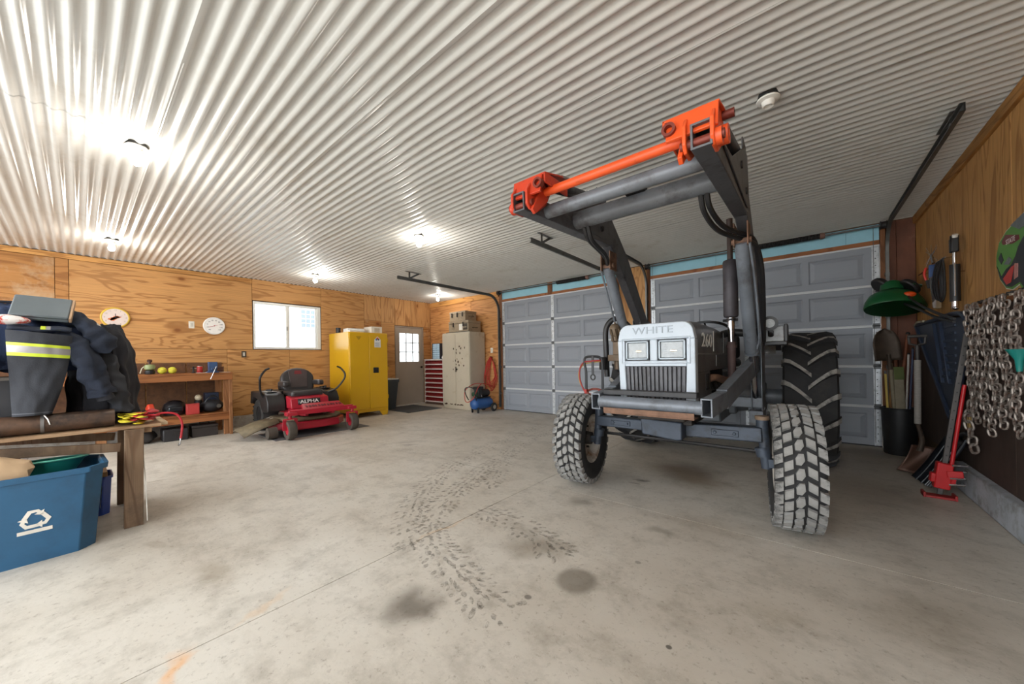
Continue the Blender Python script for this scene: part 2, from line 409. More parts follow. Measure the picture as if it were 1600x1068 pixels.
# ---- window_1: white vinyl slider
win = struct(thing('window_1', None, None, (0,-3.465,1.86)))
VINYL = M('white_vinyl', (226,226,222), .4, var=.03)
def wpart(name, mat, a, b, par=win, bev=.004): return MB().box(a, b).build(name, mat, par, world=True, bev=bev)
fw = .035
wpart('window_frame', VINYL, (-.12,WY0+.004,WZ0+.004), (-.004,WY0+fw,WZ1-.004)); wpart('window_frame', VINYL, (-.12,WY1-.07,WZ0+.004), (-.004,WY1-.004,WZ1-.004))
wpart('window_frame', VINYL, (-.12,WY0+fw,WZ1-.045), (-.004,WY1-.07,WZ1-.004)); wpart('window_frame', VINYL, (-.12,WY0+fw,WZ0+.004), (-.004,WY1-.07,WZ0+.04))
wpart('window_sash', VINYL, (-.075,-3.515,WZ0+.04), (-.02,-3.475,WZ1-.045))
for y0, y1, xx in ((WY0+fw,-3.515,-.06), (-3.475,WY1-.07,-.045)):
    wpart('window_pane', glass_mat(), (xx-.002,y0,WZ0+.04), (xx+.002,y1,WZ1-.045), bev=0)
wpart('window_sash', VINYL, (-.06,-3.475,WZ0+.04), (-.03,-3.45,WZ1-.045)); wpart('window_sash', VINYL, (-.06,WY1-.1,WZ0+.04), (-.03,WY1-.07,WZ1-.045))
wpart('window_latch', M('latch_grey', (120,118,112), .4), (-.02,-3.505,1.78), (-.008,-3.49,1.86))
# ---- door_1: taupe steel door with nine panes
door = struct(thing('door_1', None, None, (0,-.665,0)))
TAUPE = M('taupe_door_paint', (158,146,132), .45, var=.05, scale=3)
TAUPE2 = M('taupe_door_frame', (150,136,122), .5, var=.06)
def dpart(name, mat, a, b, bev=.004): return MB().box(a, b).build(name, mat, door, world=True, bev=bev)
dpart('door_jamb', TAUPE2, (-.13,DY0,0), (-.002,DY0+.035,DZ1)); dpart('door_jamb', TAUPE2, (-.13,DY1-.035,0), (-.002,DY1,DZ1)); dpart('door_jamb', TAUPE2, (-.13,DY0+.035,DZ1-.03), (-.002,DY1-.035,DZ1))
y0, y1 = DY0+.037, DY1-.037; gy0, gy1, gz0, gz1 = y0+.10, y1-.085, 1.13, 1.86
for a, c in (((y0,.03),(gy0,DZ1-.033)), ((gy1,.03),(y1,DZ1-.033)), ((gy0,.03),(gy1,gz0)), ((gy0,gz1),(gy1,DZ1-.033))): pass
slab = MB().box((-.07,y0,.03),(-.025,gy0,DZ1-.033)).box((-.07,gy1,.03),(-.025,y1,DZ1-.033)).box((-.07,gy0,.03),(-.025,gy1,gz0)).box((-.07,gy0,gz1),(-.025,gy1,DZ1-.033))
slab = slab.build('door_slab', TAUPE, door, world=True)
for k in range(2):
    a = y0+.10+k*.30; c = a+.235
    MB().box((-.025,a,.28),(-.019,c,.30)).box((-.025,a,.88),(-.019,c,.90)).box((-.025,a,.28),(-.019,a+.02,.9)).box((-.025,c-.02,.28),(-.019,c,.9)).build('raised_moulding', TAUPE, slab, bev=.003)
    slab.children[-1].parent = slab
for c_ in slab.children:
    pass
fr = MB().box((-.027,gy0-.025,gz0-.025),(-.016,gy0,gz1+.025)).box((-.027,gy1,gz0-.025),(-.016,gy1+.025,gz1+.025)).box((-.027,gy0,gz0-.025),(-.016,gy1,gz0)).box((-.027,gy0,gz1),(-.016,gy1,gz1+.025)).build('glazing_frame', TAUPE, door, world=True)
pw, ph = (gy1-gy0)/3, (gz1-gz0)/3
for i in range(3):
    for j in range(3): dpart('window_pane', glass_mat(), (-.05,gy0+i*pw,gz0+j*ph), (-.046,gy0+(i+1)*pw,gz0+(j+1)*ph), 0)
for i in (1,2):
    dpart('muntin', M('muntin_grey', (136,132,126), .5), (-.045,gy0+i*pw-.010,gz0), (-.028,gy0+i*pw+.010,gz1), 0); dpart('muntin', MATS['muntin_grey'], (-.045,gy0,gz0+i*ph-.010), (-.028,gy1,gz0+i*ph+.010), 0)
MB().cyl((-.025,y1-.06,.98),(.02,y1-.06,.98),.012).ell((.035,y1-.06,.98),(.024,.028,.028)).build('door_knob', M('knob_dark', (60,52,44), .3, 1), door, world=True)
MB().box((-.13,DY0,0),(.02,DY1,.028)).build('door_sill', M('aluminium_sill', (214,210,202), .35, .6), door, world=True, bev=.004)

# ---- wall_back (y = 0): plywood, two overhead doors, header of blue foam
LX0, LX1, RX0, RX1, DH = 2.615, 5.32, 5.93, 8.635, 2.445
wb = MB()
for a, c in (((0,.05,0),(LX0-.02,.15,H)), ((LX1+.02,.05,0),(RX0-.02,.15,H)), ((RX1+.01,.05,0),(W+.1,.15,H)), ((LX0-.02,.05,DH),(LX1+.02,.15,H)), ((RX0-.02,.05,DH),(RX1+.01,.15,H))): wb.box(a, c)
wall_back = struct(wb.build('wall_back', SHEATH))
def sheetB(x0, x1, z0, z1, mat=PLY_B, t=.018): ply(wall_back, mat, (x0+G, .05-.05, z0+G), (x1-G, .0495, z1-G))
sheetB(0,1.22,.0,1.3); sheetB(1.22,2.52,.0,1.3); sheetB(0,1.6,1.3,2.58); sheetB(1.6,2.52,1.3,2.58)
MB().box((.002,-.012,2.58),(2.5,.049,H-.012)).build('top_board', plywood('pine_board_back',(214,158,92),'x',knots=False), wall_back, bev=.003)
JAMB = plywood('jamb_brown', (132,88,58), 'z', knots=False)
for x0, x1 in ((2.525,LX0-.005),(LX1+.008,LX1+.05),(RX0-.06,RX0-.008),(RX1+.005,RX1+.05)): MB().box((x0,-.01,0),(x1,.049,H-.02)).build('door_post', JAMB, wall_back, bev=.003)
sheetB(LX1+.055,RX0-.065,.0,H-.02, PLY_V)
for x0, x1 in ((LX0,LX1+.005),(RX0-.005,RX1)):
    MB().box((x0,-.015,DH+.002),(x1,.049,2.5)).build('header_board', TRIMX, wall_back, bev=.003)
BLUE = M('blue_foam_board', (150,200,216), .6, var=.06, scale=4)
for x0, x1 in ((LX0,3.86),(3.97,LX1+.005),(RX0-.005,6.9),(6.9,8.34),(8.34,RX1)): MB().box((x0+.001,.0,2.502),(x1-.001,.049,H-.03)).build('foam_board', BLUE, wall_back, bev=.002)
MB().box((3.862,-.02,2.45),(3.968,.049,H-.02)).build('spring_block', JAMB, wall_back, bev=.003)
for x0, x1 in ((RX1+.055,8.775),(8.775,W-.002)): MB().box((x0+.001,0,0),(x1-.001,.049,H-.02)).build('painted_board', RED_B, wall_back, bev=.003)

# ---- wall_right (x = W)
wall_right = struct(MB().box((W+.02,YB+.1,0),(W+.14,.15,H)).build('wall_right', SHEATH))
for y0, y1 in ((-1.22,-.002),(-2.44,-1.22),(-3.66,-2.44),(-4.9,-3.66),(-7.2,-4.9),(YB+.1,-7.2)):
    MB().box((W,y0+G,1.47),(W+.0195,y1-G,2.62)).build('plywood_sheet', PLY_C, wall_right, bev=.002, seg=1)
    MB().box((W,y0+G,.215),(W+.0195,y1-G,1.466)).build('dark_board', DARK_C, wall_right, bev=.002, seg=1)
struct(MB().box((W-.022,YB+.1,2.622),(W+.0195,-.002,H-.012)).build('trim_2', plywood('pine_trim_right',(186,134,76),'y',knots=False), bev=.003))
struct(MB().box((W-.045,YB+.1,0),(W+.0195,-1.45,.215)).build('baseboard_right', CONC_R, bev=.01))

# ---- overhead doors
GREY = M('grey_door_paint', (142,147,155), .5, var=.06, scale=4, bmp=.05, bscale=90, stretch=(.15,1,1))
RAIL = M('door_rail_white', (206,208,210), .4, var=.04)
STRAP = M('galvanised_strap', (196,200,204), .4, .5, var=.1, dirt=(150,152,154), dscale=14)
TRACKM = M('track_steel', (104,104,102), .45, .6, var=.15)
DARKST = M('dark_steel', (52,50,50), .5, .5, var=.2)
def panel_mesh(mb, x0, x1, z0, z1, y):
    """raised panel: sunken channel, raised field"""
    a, d = .03, .012
    A = [(x0,y,z0),(x1,y,z0),(x1,y,z1),(x0,y,z1)]; Bq = [(x0+a*.5,y+d,z0+a*.5),(x1-a*.5,y+d,z0+a*.5),(x1-a*.5,y+d,z1-a*.5),(x0+a*.5,y+d,z1-a*.5)]
    Cq = [(x0+a*2,y+.001,z0+a*1.8),(x1-a*2,y+.001,z0+a*1.8),(x1-a*2,y+.001,z1-a*1.8),(x0+a*2,y+.001,z1-a*1.8)]
    mb.add(A+Bq+Cq, [(i,(i+1)%4,4+(i+1)%4,4+i) for i in range(4)]+[(4+i,4+(i+1)%4,8+(i+1)%4,8+i) for i in range(4)]+[(8,9,10,11)])
def overhead_door(name, x0, x1, trackz, xt0, xt1):
    d = struct(thing(name, None, None, ((x0+x1)/2,0,0))); n = 5; hs = DH/n; w = x1-x0
    xc = (x0+x1)/2; cols = [(x0+.13, x0+.13+.53), (xc-.065-.56, xc-.065-.03), (xc+.065+.03, xc+.065+.56), (x1-.13-.53, x1-.13)]
    for k in range(n):
        z0, z1 = k*hs+.012, (k+1)*hs-.003; mb = MB(); pz0, pz1 = z0+.085, z1-.085
        xs = [x0]+[v for c in cols for v in c]+[x1]
        for i in range(len(xs)-1):
            if i % 2 == 0: mb.box((xs[i],.002,z0),(xs[i+1],.045,z1))
            else: mb.box((xs[i],.002,z0),(xs[i+1],.045,pz0)); mb.box((xs[i],.002,pz1),(xs[i+1],.045,z1))
        sec = mb.build('door_section', GREY, d, world=True, smooth=0)
        for c0, c1 in cols:
            mb = MB(); panel_mesh(mb, c0, c1, pz0, pz1, .002); mb.build('raised_panel', GREY, sec, world=True, smooth=0, fix=False)
        MB().box((x0,-.010,(k+1)*hs-.019),(x1,.004,(k+1)*hs+.006)).box((x0,-.005,(k+1)*hs+.006),(x1,.004,(k+1)*hs+.014)).build('section_rail', RAIL, sec, world=True, bev=.003)
        for sx in (x0+.005, xc-.032, x1-.069):
            sw = .064
            st = MB().box((sx,-.008,z0),(sx+sw,.004,z1-.018)).build('stile', STRAP, sec, world=True, bev=.002)
        for sx in (x0+.037, xc, x1-.037):
            hb = MB()
            if k < n-1: hb.box((sx-.03,-.016,(k+1)*hs-.035),(sx+.03,-.008,(k+1)*hs+.03)).cyl((sx-.035,-.018,(k+1)*hs),(sx+.035,-.018,(k+1)*hs),.008,n=8)
            for q in range(5): hb.cyl((sx,-.0085,z0+.06+q*.085),(sx,-.0095,z0+.06+q*.085),.007,n=8)
            hb.build('hinge', M('hinge_steel', (96,98,100), .45, .6), sec, world=True)
    MB().box((x0,-.002,.0),(x1,.035,.014)).build('bottom_seal', M('rubber_seal', (40,40,42), .8), d, world=True)
    for xt, sg in ((xt0,1),(xt1,-1)):
        r = .32; path = [(xt,-.06,.06),(xt,-.06,trackz-r)]+arc((xt,-.06-r,trackz-r), r, 0, PI/2, 8)[1:]+[(xt,-2.66,trackz)]
        mb = MB(); k = len(path); prof = [(-.028,-.012),(.028,-.012),(.028,.014),(.022,.014),(.022,-.006),(-.022,-.006),(-.022,.014),(-.028,.014)]
        P = []
        for i, p in enumerate(path):
            a = Vector(path[max(0,i-1)]); c = Vector(path[min(k-1,i+1)]); tn = (c-a).normalized(); nr = Vector((0,-tn.z,tn.y))
            P.append([Vector(p)+nr*u+Vector((v*sg,0,0)) for u, v in prof]+[Vector(p)+nr*prof[0][0]+Vector((prof[0][1]*sg,0,0))])
        mb.grid(P); mb.build('door_track', TRACKM, d, world=True, smooth=30)
        MB().bar((xt,-2.42,trackz+.02),(xt,-2.42,H-.008),.035,.004,(1,0,0)).bar((xt,-2.42,trackz+.02),(xt+.0,-2.22,H-.012),.03,.004,(1,0,0)).bar((xt,-2.5,H-.014),(xt,-2.18,H-.014),.035,.006).build('track_hanger', TRACKM, d, world=True)
        for z in (.35,.95,1.55,2.05): MB().box((xt-.02,-.06,z),(xt+.02,.0,z+.04)).build('track_bracket', TRACKM, d, world=True)
    ys, zs = -.085, 2.648
    MB().cyl((xt0-.02,ys,zs),(xt1+.02,ys,zs),.0125,n=10).build('torsion_shaft', TRACKM, d, world=True)
    for sx in (xt0+.03, xt1-.03): MB().lathe([(.02,-.03),(.05,-.03),(.05,-.024),(.042,-.02),(.042,.02),(.05,.024),(.05,.03),(.02,.03)], (sx,ys,zs), 'x', 16).build('cable_drum', DARKST, d, world=True)
    s0, s1 = xc+.16, xc+.84
    hel = [(s0+(s1-s0)*i/380, ys+.032*math.cos(i*.8), zs+.032*math.sin(i*.8)) for i in range(381)]
    MB().tube(hel, .0062, 5).build('torsion_spring', M('spring_black', (34,33,33), .5, .3), d, world=True)
    MB().lathe([(.014,-.03),(.04,-.03),(.04,.0),(.03,.02),(.014,.02)], (s1,ys,zs), 'x', 14).build('winding_cone', M('rusty_cone', (128,96,84), .6, .3), d, world=True)
    for sx in (x0+.06, x1-.06): MB().cyl((sx,-.03,.05),(sx,ys,zs),.0025,n=5).build('lift_cable', TRACKM, d, world=True)
    return d
gd1 = overhead_door('door_2', LX0, LX1, 2.575, 2.555, 5.375)
gd2 = overhead_door('door_3', RX0, RX1, 2.645, 5.875, 8.692)

# ---- daylight seen through the window: the neighbouring house
nh = thing('neighbour_house', 'pale sided neighbouring house seen through the slider window', 'house', (-6.5,0,0))
SIDING = M('pale_siding', (236,238,240), .8, var=.02)
sd_ = MB()
for k in range(26): sd_.add([(-6.0,-9,k*.2),(-6.0,9,k*.2),(-6.03,9,k*.2+.2),(-6.03,-9,k*.2+.2)], [(0,1,2,3)])
sd_.box((-9,-9,0),(-6.04,9,5.2)).build('siding', SIDING, nh, world=True, smooth=0)
for (a0,a1,b0,b1) in ((-1.06,-.58,2.42,3.06),):
    wf = MB().box((-6.04,a0-.05,b0-.05),(-5.98,a1+.05,b1+.05)).build('window_trim', M('trim_offwhite', (240,240,242), .7, var=.02), nh, world=True)
    for i in range(3):
        for j in range(4):
            MB().box((-5.985,a0+i*.16+.012,b0+j*.16+.012),(-5.975,a0+(i+1)*.16-.012,b0+(j+1)*.16-.012)).build('window_pane', M('far_pane', (112,122,138), .3, var=.05), wf, world=True)
ygnd = struct(MB().box((-40,-50,-.3),(50,30,-.17)).build('ground_outside', M('pale_gravel', (206,204,198), .9)))

# ---- ceiling lamp holders
PORC = M('porcelain', (232,229,222), .35, var=.03)
mt, t, b = nt('lit_bulb'); b.inputs['Emission Color'].default_value = (1,.93,.82,1); b.inputs['Emission Strength'].default_value = 40; BULB = mt
def lamp(x, y, lit, label):
    o = thing('ceiling_lamp', label, 'lamp', (x,y,H-.012), group='porcelain ceiling lamp holders')
    MB().lathe([(.06,.03),(.06,.0),(.052,-.004),(.02,-.004)], n=8).build('junction_box', M('box_black', (36,36,36), .6), o)
    MB().lathe([(.058,-.004),(.062,-.01),(.06,-.016),(.036,-.022),(.030,-.05),(.027,-.052),(.022,-.05),(.02,-.03)], n=24).build('lamp_holder', PORC, o)
    if lit:
        MB().lathe([(.014,-.045),(.016,-.06),(.03,-.085),(.033,-.105),(.026,-.128),(.012,-.138),(0,-.14)], n=18).build('bulb', BULB, o)
        ld = bpy.data.lights.new('bulb_light', 'POINT'); ld.energy = LAMP_W; ld.color = (1,.94,.85); ld.shadow_soft_size = .035
        lo = bpy.data.objects.new('bulb_light', ld); COL.objects.link(lo); lo.parent = o; lo.location = (0,0,-.19)
    return o
lamp(4.22,-5.86,1,'lit bulb in white ceiling socket nearest the camera, above the blue bin')
lamp(1.25,-5.86,1,'lit bulb in ceiling socket above the jacket pile near plywood wall')
lamp(1.16,-3.43,1,'lit bulb in ceiling socket above the window and mower')
lamp(4.18,-3.40,1,'lit bulb in ceiling socket out in the middle of the ceiling')
lamp(1.15,-.66,1,'lit bulb in ceiling socket in the corner by the beige cabinet')
lamp(7.763,-3.44,0,'empty white porcelain ceiling socket without bulb right of the loader')
lamp(7.763,-5.9,1,'added lit bulb in ceiling socket over the near floor, unseen above the frame')  # unseen bulb added on the lamp grid to light the foreground
# ================================================================ TRACTOR WITH FRONT LOADER
XC = 7.083
TR = thing('tractor', 'grey farm tractor with raised front loader and orange quick attach', 'tractor', (XC,-2.3,0))
SILVER = M('silver_cowl', (186,196,206), .42, .0, var=.04, scale=5, dirt=(160,168,174), dscale=6, dlo=.55, dhi=.8)
HOODG = M('hood_dark_grey', (104,102,100), .34, .2, var=.15, scale=5, dirt=(66,60,56), dscale=4, dlo=.45, dhi=.7)
LOADG = M('loader_grey', (112,118,126), .42, .15, var=.16, scale=6, dirt=(78,78,80), dscale=7, dlo=.52, dhi=.75)
BOOMG = M('boom_dark_grey', (92,92,96), .45, .2, var=.2, scale=6, dirt=(46,44,44), dscale=6, dlo=.5, dhi=.72)
AXLEB = M('axle_blue_black', (62,70,82), .5, .25, var=.2, scale=8, dirt=(38,40,44), dscale=8)
RUBBER = M('tyre_rubber', (36,36,37), .8, var=.2, scale=14, dirt=(58,55,52), dscale=6, dlo=.55, dhi=.8)
TREAD = M('dusty_tread', (138,137,134), .85, var=.22, scale=18, dirt=(44,44,45), dscale=11, dlo=.56, dhi=.7)
LUGR = M('lug_rubber', (40,40,42), .75, var=.15, scale=12)
LUGT = M('dusty_lug_face', (138,135,130), .85, var=.25, scale=22, dirt=(48,47,47), dscale=16, dlo=.5, dhi=.68)
RUST = M('rusty_steel', (122,92,74), .75, .2, var=.25, scale=14, dirt=(80,66,58), dscale=10)
ORANGE = M('orange_paint', (228,86,34), .42, var=.10, scale=8, dirt=(150,62,34), dscale=9, dlo=.6, dhi=.75)
ORANGE_R = M('orange_red_paint', (196,62,34), .42, var=.12, scale=8, dirt=(110,44,32), dscale=9, dlo=.55, dhi=.75)
CHROME = M('chrome', (200,200,204), .15, 1, var=.03)
HOSE = M('black_hose', (38,38,40), .5, var=.1)
BLACK = M('black_plastic', (30,30,32), .45, var=.15)
ENG = M('engine_grime', (52,48,46), .7, .2, var=.3, scale=14)
WHITE = M('white_decal', (222,222,218), .5, var=.03)
def tp(mb, name, mat, par=TR, **kw): return mb.build(name, mat, par, world=True, **kw)
X = lambda h: XC+h

# ---- wheels -------------------------------------------------------------
def spin(o_par, mesh_obj, n, phase=0):
    """copies of a tread piece turned round the wheel axis (local x)"""
    for i in range(n):
        a = 2*PI*i/n+phase
        if i == 0: o = mesh_obj
        else: o = dup(mesh_obj, o_par)
        o.rotation_euler = (a,0,0)
def block(pts, r0, r1, taper=.9, curve=True):
    """tread block: outline (x, arc length) laid on radius r0..r1 about the x axis, top of the wheel"""
    mb = MB(); n = len(pts); cx = sum(p[0] for p in pts)/n; cs = sum(p[1] for p in pts)/n
    def P(x, s, r): a = s/r1; return (x, r*math.sin(a), r*math.cos(a))
    lo = [P(x,s,r0(x) if callable(r0) else r0) for x,s in pts]; hi = [P(cx+(x-cx)*taper, cs+(s-cs)*taper, r1(x) if callable(r1) else r1) for x,s in pts] if not callable(r1) else None
    mb.add(lo+hi, [tuple(range(n,2*n))]+[(i,(i+1)%n,n+(i+1)%n,n+i) for i in range(n)]); return mb
def front_wheel(x, y, yaw, side):
    r, w = .402, .245
    tire = MB().lathe([(.215,-.095),(.25,-.118),(.31,-.124),(.355,-.118),(.378,-.098),(.386,-.05),(.387,0),(.386,.05),(.378,.098),(.355,.118),(.31,.124),(.25,.118),(.215,.095),(.205,0)], axis='x', n=48, closed=True).build('front_tyre', RUBBER, TR)
    loc = Vector((x,y,r)) - Vector((XC,-2.3,0))
    tire.location = loc; tire.rotation_euler = (0,0,yaw)
    n = 30; pitch = 2*PI*r/n
    rows = [(-.104,.032,.0),(-.058,.034,.4),(-.006,.040,.9),(.048,.034,.75),(.098,.032,.35)]
    for k, (bx, hw, ph) in enumerate(rows):
        sl = (.010,.012,0,-.012,-.010)[k]; hl = pitch*.34 if k != 2 else pitch*.43; hx = hw*(.66 if k != 2 else .58)
        edge = k in (0,4)
        r0, r1 = (.372, .402) if not edge else (.352, .396)
        pts = [(bx-hx,-hl-sl),(bx+hx,-hl+sl),(bx+hx,hl+sl),(bx-hx,hl-sl)] if k != 2 else [(bx-hx*.9,-hl),(bx+hx*.2,-hl*1.02),(bx+hx,-hl*.2),(bx+hx*.8,hl),(bx-hx*.3,hl*.95),(bx-hx,hl*.1)]
        o = block(pts, r0, r1).build('tread_block', TREAD, tire, smooth=0)
        spin(tire, o, n, ph*2*PI/n)
    sgn = side
    rim = MB().lathe([(.20,-.09),(.218,-.10),(.222,-.092),(.205,-.07),(.19,-.03),(.19,.03),(.205,.07),(.222,.092),(.218,.10),(.20,.09)], axis='x', n=36, closed=True)
    rim.lathe([(.0,.02*-sgn),(.07,.02*-sgn),(.09,.0),(.16,.012*-sgn),(.195,.0),(.195,.012),(.09,.015),(0,.015)], axis='x', n=28)
    ro = rim.build('rim', M('worn_white_rim', (190,184,174), .5, .1, var=.12, dirt=(120,84,56), dscale=7, dlo=.5, dhi=.7), tire)
    hub = MB().lathe([(.0,-.09*-sgn*-1),(.055,-.085*sgn*1),(.06,-.02*sgn),(.075,.0)], axis='x', n=18)
    for i in range(6): a = i*PI/3; hub.cyl((-.035*sgn,.11*math.cos(a),.11*math.sin(a)),(.02*sgn,.11*math.cos(a),.11*math.sin(a)),.01,n=6)
    hub.build('hub', ENG, tire)
    return tire
front_wheel(6.317,-3.183,.12,-1); front_wheel(7.850,-3.168,.12,1)
def rear_wheel(x, y, side):
    r, w = .68, .42
    loc = Vector((x,y,r)) - Vector((XC,-2.3,0))
    tire = MB().lathe([(.40,-.16),(.44,-.19),(.53,-.205),(.60,-.2),(.632,-.185),(.642,-.1),(.646,0),(.642,.1),(.632,.185),(.60,.2),(.53,.205),(.44,.19),(.40,.16),(.38,0)], axis='x', n=64, closed=True).build('rear_tyre', RUBBER, TR)
    tire.location = loc
    n = 18
    for sd in (-1, 1):
        def P(u, s, h):
            xx = sd*u; rr = (.640-.045*max(0,(u-.14)/.07)**2)+h; a = s/.66; return (xx, rr*math.sin(a), rr*math.cos(a))
        mb = MB(); us = [-.012,.07,.14,.185,.212]; ss = [-.085,-.005,.052,.078,.088]; hw = [.024,.024,.026,.03,.032]; hh = [.040,.042,.044,.045,.03]
        A = [[P(u,s-h,-.01),P(u,s-h*.8,q),P(u,s+h*.8,q),P(u,s+h,-.01)] for u,s,h,q in zip(us,ss,hw,hh)]
        mb.grid(A); mb.add(A[0],[(0,1,2,3)]); mb.add(A[-1],[(0,1,2,3)])
        o = mb.build('lug', LUGR, tire, smooth=0)
        spin(tire, o, n, 0 if sd < 0 else PI/n)
        tf = MB(); A = [[P(u,s-h*.78,q+.0015),P(u,s+h*.78,q+.0015)] for u,s,h,q in zip(us,ss,hw,hh)]
        tf.grid(A); o = tf.build('lug_face', LUGT, tire, smooth=0); spin(tire, o, n, 0 if sd < 0 else PI/n)
    MB().lathe([(.40,-.16),(.42,-.165),(.39,-.12),(.36,-.05),(.36,.05),(.39,.12),(.42,.165),(.40,.16)], axis='x', n=40, closed=True).lathe([(0,.05*side),(.13,.05*side),(.16,.02*side),(.30,.0),(.365,.03*side),(.365,.04*side),(.3,.015*side),(0,.065*side)], axis='x', n=32).build('rim', M('rear_rim_grey', (150,150,150), .5, .1, var=.15, dirt=(104,84,66), dscale=5), tire)
    for i in range(8): 
        a = i*PI/4
    return tire
rear_wheel(7.952,-1.288,1); rear_wheel(6.214,-1.288,-1)

# ---- hood, nose and engine ------------------------------------------------
def rounded(hw, z0, z1, r, tw=0):
    pts = [(-hw, z0), (hw, z0)]
    for i in range(6): a = i*PI/2/5; pts.append((hw-tw-r+r*math.cos(a), z1-r+r*math.sin(a)))
    for i in range(6): a = PI/2+i*PI/2/5; pts.append((-hw+tw+r+r*math.cos(a), z1-r+r*math.sin(a)))
    return pts
hood = MB(); sec = [(-3.46,.268,.80,1.385),(-3.36,.268,.80,1.392),(-2.9,.266,1.045,1.392),(-2.05,.262,1.045,1.372)]
prof = [[Vector((X(px_),yy,pz)) for px_, pz in rounded(hw,z0,z1,.075,.012)] for yy,hw,z0,z1 in [(-3.46,.268,1.02,1.380),(-3.2,.268,1.02,1.392),(-2.6,.266,1.02,1.388),(-2.05,.260,1.02,1.366)]]
n = len(prof[0])
for k in range(3): hood.add(prof[k]+prof[k+1], [(i,(i+1)%n,n+(i+1)%n,n+i) for i in range(n)])
hood.add(prof[0],[tuple(range(n))]); hood.add(prof[3],[tuple(range(n))])
hd = tp(hood,'hood',HOODG)
for s in (-1,1):
    sp = MB().prism([(-3.46,.79),(-3.0,.79),(-3.0,.86),(-3.05,.9),(-3.05,1.02),(-3.46,1.02)], 'x', X(s*.262), X(s*.268)); sp = tp(sp,'side_panel',HOODG,bev=.004)
    lv = MB()
    for i in range(3):
        for j in range(2): lv.box((X(s*.268),-3.20+j*.05,.895+i*.035),(X(s*.272),-3.16+j*.05,.92+i*.035))
    tp(lv.box((X(s*.267),-3.215,.88),(X(s*.2695),-3.095,1.0)),'louvre_vent',M('vent_dark',(38,37,37),.6),sp)
    st = MB().box((X(s*.268),-3.44,1.145),(X(s*.2705),-2.1,1.152)).box((X(s*.268),-2.80,1.05),(X(s*.2705),-2.79,1.14)).box((X(s*.268),-2.45,1.16),(X(s*.2705),-2.44,1.34))
    tp(st,'hood_stripe',M('stripe_grey',(150,150,148),.5),hd)
text('260', .15, WHITE, hd, Vector((X(.2705),-3.15,1.245))-Vector((XC,-2.3,0)), (PI/2,0,PI/2), 'model_number', .0012, (1.7,.95,1), .001)
text('260', .15, WHITE, hd, Vector((X(-.2705),-3.15,1.245))-Vector((XC,-2.3,0)), (PI/2,0,-PI/2), 'model_number', .0012, (1.7,.95,1), .001)
tp(MB().box((X(.268),-2.915,1.17),(X(.2708),-2.89,1.33)),'number_bar',WHITE,hd)
# nose cowl: rounded plate with openings for lamps and grille
YF = -3.53
cw = MB()
outl = rounded(.27,.80,1.372,.07,.012)
# brow, side strips, lamp band built as separate slabs of one casting
def prismY(mb, poly, y0, y1): mb.prism([(X(a),b) for a,b in poly], 'y', y0, y1)
top = [(x_,z_) for x_,z_ in outl[2:]]
prismY(cw, [(.268,1.255),(-.268,1.255)][::-1]+top, YF, -3.455)
for s in (-1,1): prismY(cw, [(s*.27,.80),(s*.268,1.255),(s*.214,1.255),(s*.214,1.07),(s*.205,.80)] if s > 0 else [(-.252,.80),(-.27,1.255),(-.214,1.255),(-.214,1.07),(-.20,.80)], YF, -3.455)
prismY(cw, [(-.215,1.065),(.215,1.065),(.215,1.105),(-.215,1.105)], YF, -3.455)
prismY(cw, [(-.03,1.105),(.022,1.105),(.022,1.256),(-.03,1.256)], YF, -3.455)
cowl = tp(cw,'nose_cowl',SILVER,bev=.006,smooth=30)
bz = MB(); ring = lambda a,b,c,d: None
for (x0,x1,z0,z1) in ((-.24,.24,1.083,1.092),(-.24,.24,1.262,1.271)): bz.box((X(x0),YF-.005,z0),(X(x1),YF+.01,z1))
for (x0,x1) in ((-.24,-.231),(.231,.24)): bz.box((X(x0),YF-.005,1.083),(X(x1),YF+.01,1.271))
tp(bz,'lamp_bezel',SILVER,cowl,bev=.004)
LENS = M('lamp_lens', (176,182,186), .12, .0, var=.12, scale=30, bmp=.5, bscale=70)
for x0, x1 in ((-.206,-.04),(.03,.208)):
    hb = MB().box((X(x0),YF+.028,1.112),(X(x1),YF+.06,1.25)); hb = tp(hb,'headlamp_bowl',M('lamp_bowl',(96,98,102),.3,.4),cowl)
    lens = MB().box((X(x0+.012),YF+.006,1.122),(X(x1-.012),YF+.028,1.24)); lo = tp(lens,'headlamp_lens',LENS,cowl,bev=.012,seg=3)
    tp(MB().ell((X((x0+x1)/2+.01),YF+.012,1.175),(.036,.008,.014)),'painted_glint',M('lamp_glint',(206,196,178),.2,.5),cowl)  # pale oval in the lens stands in for the headlamp's glint
    rg = MB()
    for a in ((x0,x1,1.112,1.124),(x0,x1,1.238,1.25),(x0,x0+.013,1.112,1.25),(x1-.013,x1,1.112,1.25)): rg.box((X(a[0]),YF-.002,a[2]),(X(a[1]),YF+.03,a[3]))
    tp(rg,'headlamp_rim',M('lamp_rim',(150,158,164),.35,.4),cowl,bev=.003)
# raised lettering on the brow
wt = text('WHITE', .078, M('emboss_grey',(158,168,178),.45,var=.04), cowl, Vector((X(-.012),YF-.001,1.322))-Vector((XC,-2.3,0)), (PI/2,0,0), 'embossed_name', .004, (1.18,.92,1), .0)
gr = tp(MB().prism([(X(-.214),1.065),(X(.214),1.065),(X(.206),.80),(X(-.2),.80)],'y',YF+.022,YF+.05),'grille',M('grille_backing',(64,64,67),.6,.2))
for i in range(14):
    u = (i+.5)/14; xt, xb = -.21+u*.42, -.198+u*.402
    tp(MB().bar((X(xt),YF+.016,1.062),(X(xb),YF+.016,.803),.021,.02,(0,1,0)),'grille_slat',M('grille_slat_grey',(84,84,88),.5,.3,var=.3,scale=9,dirt=(56,54,54),dscale=8),gr,bev=.002)
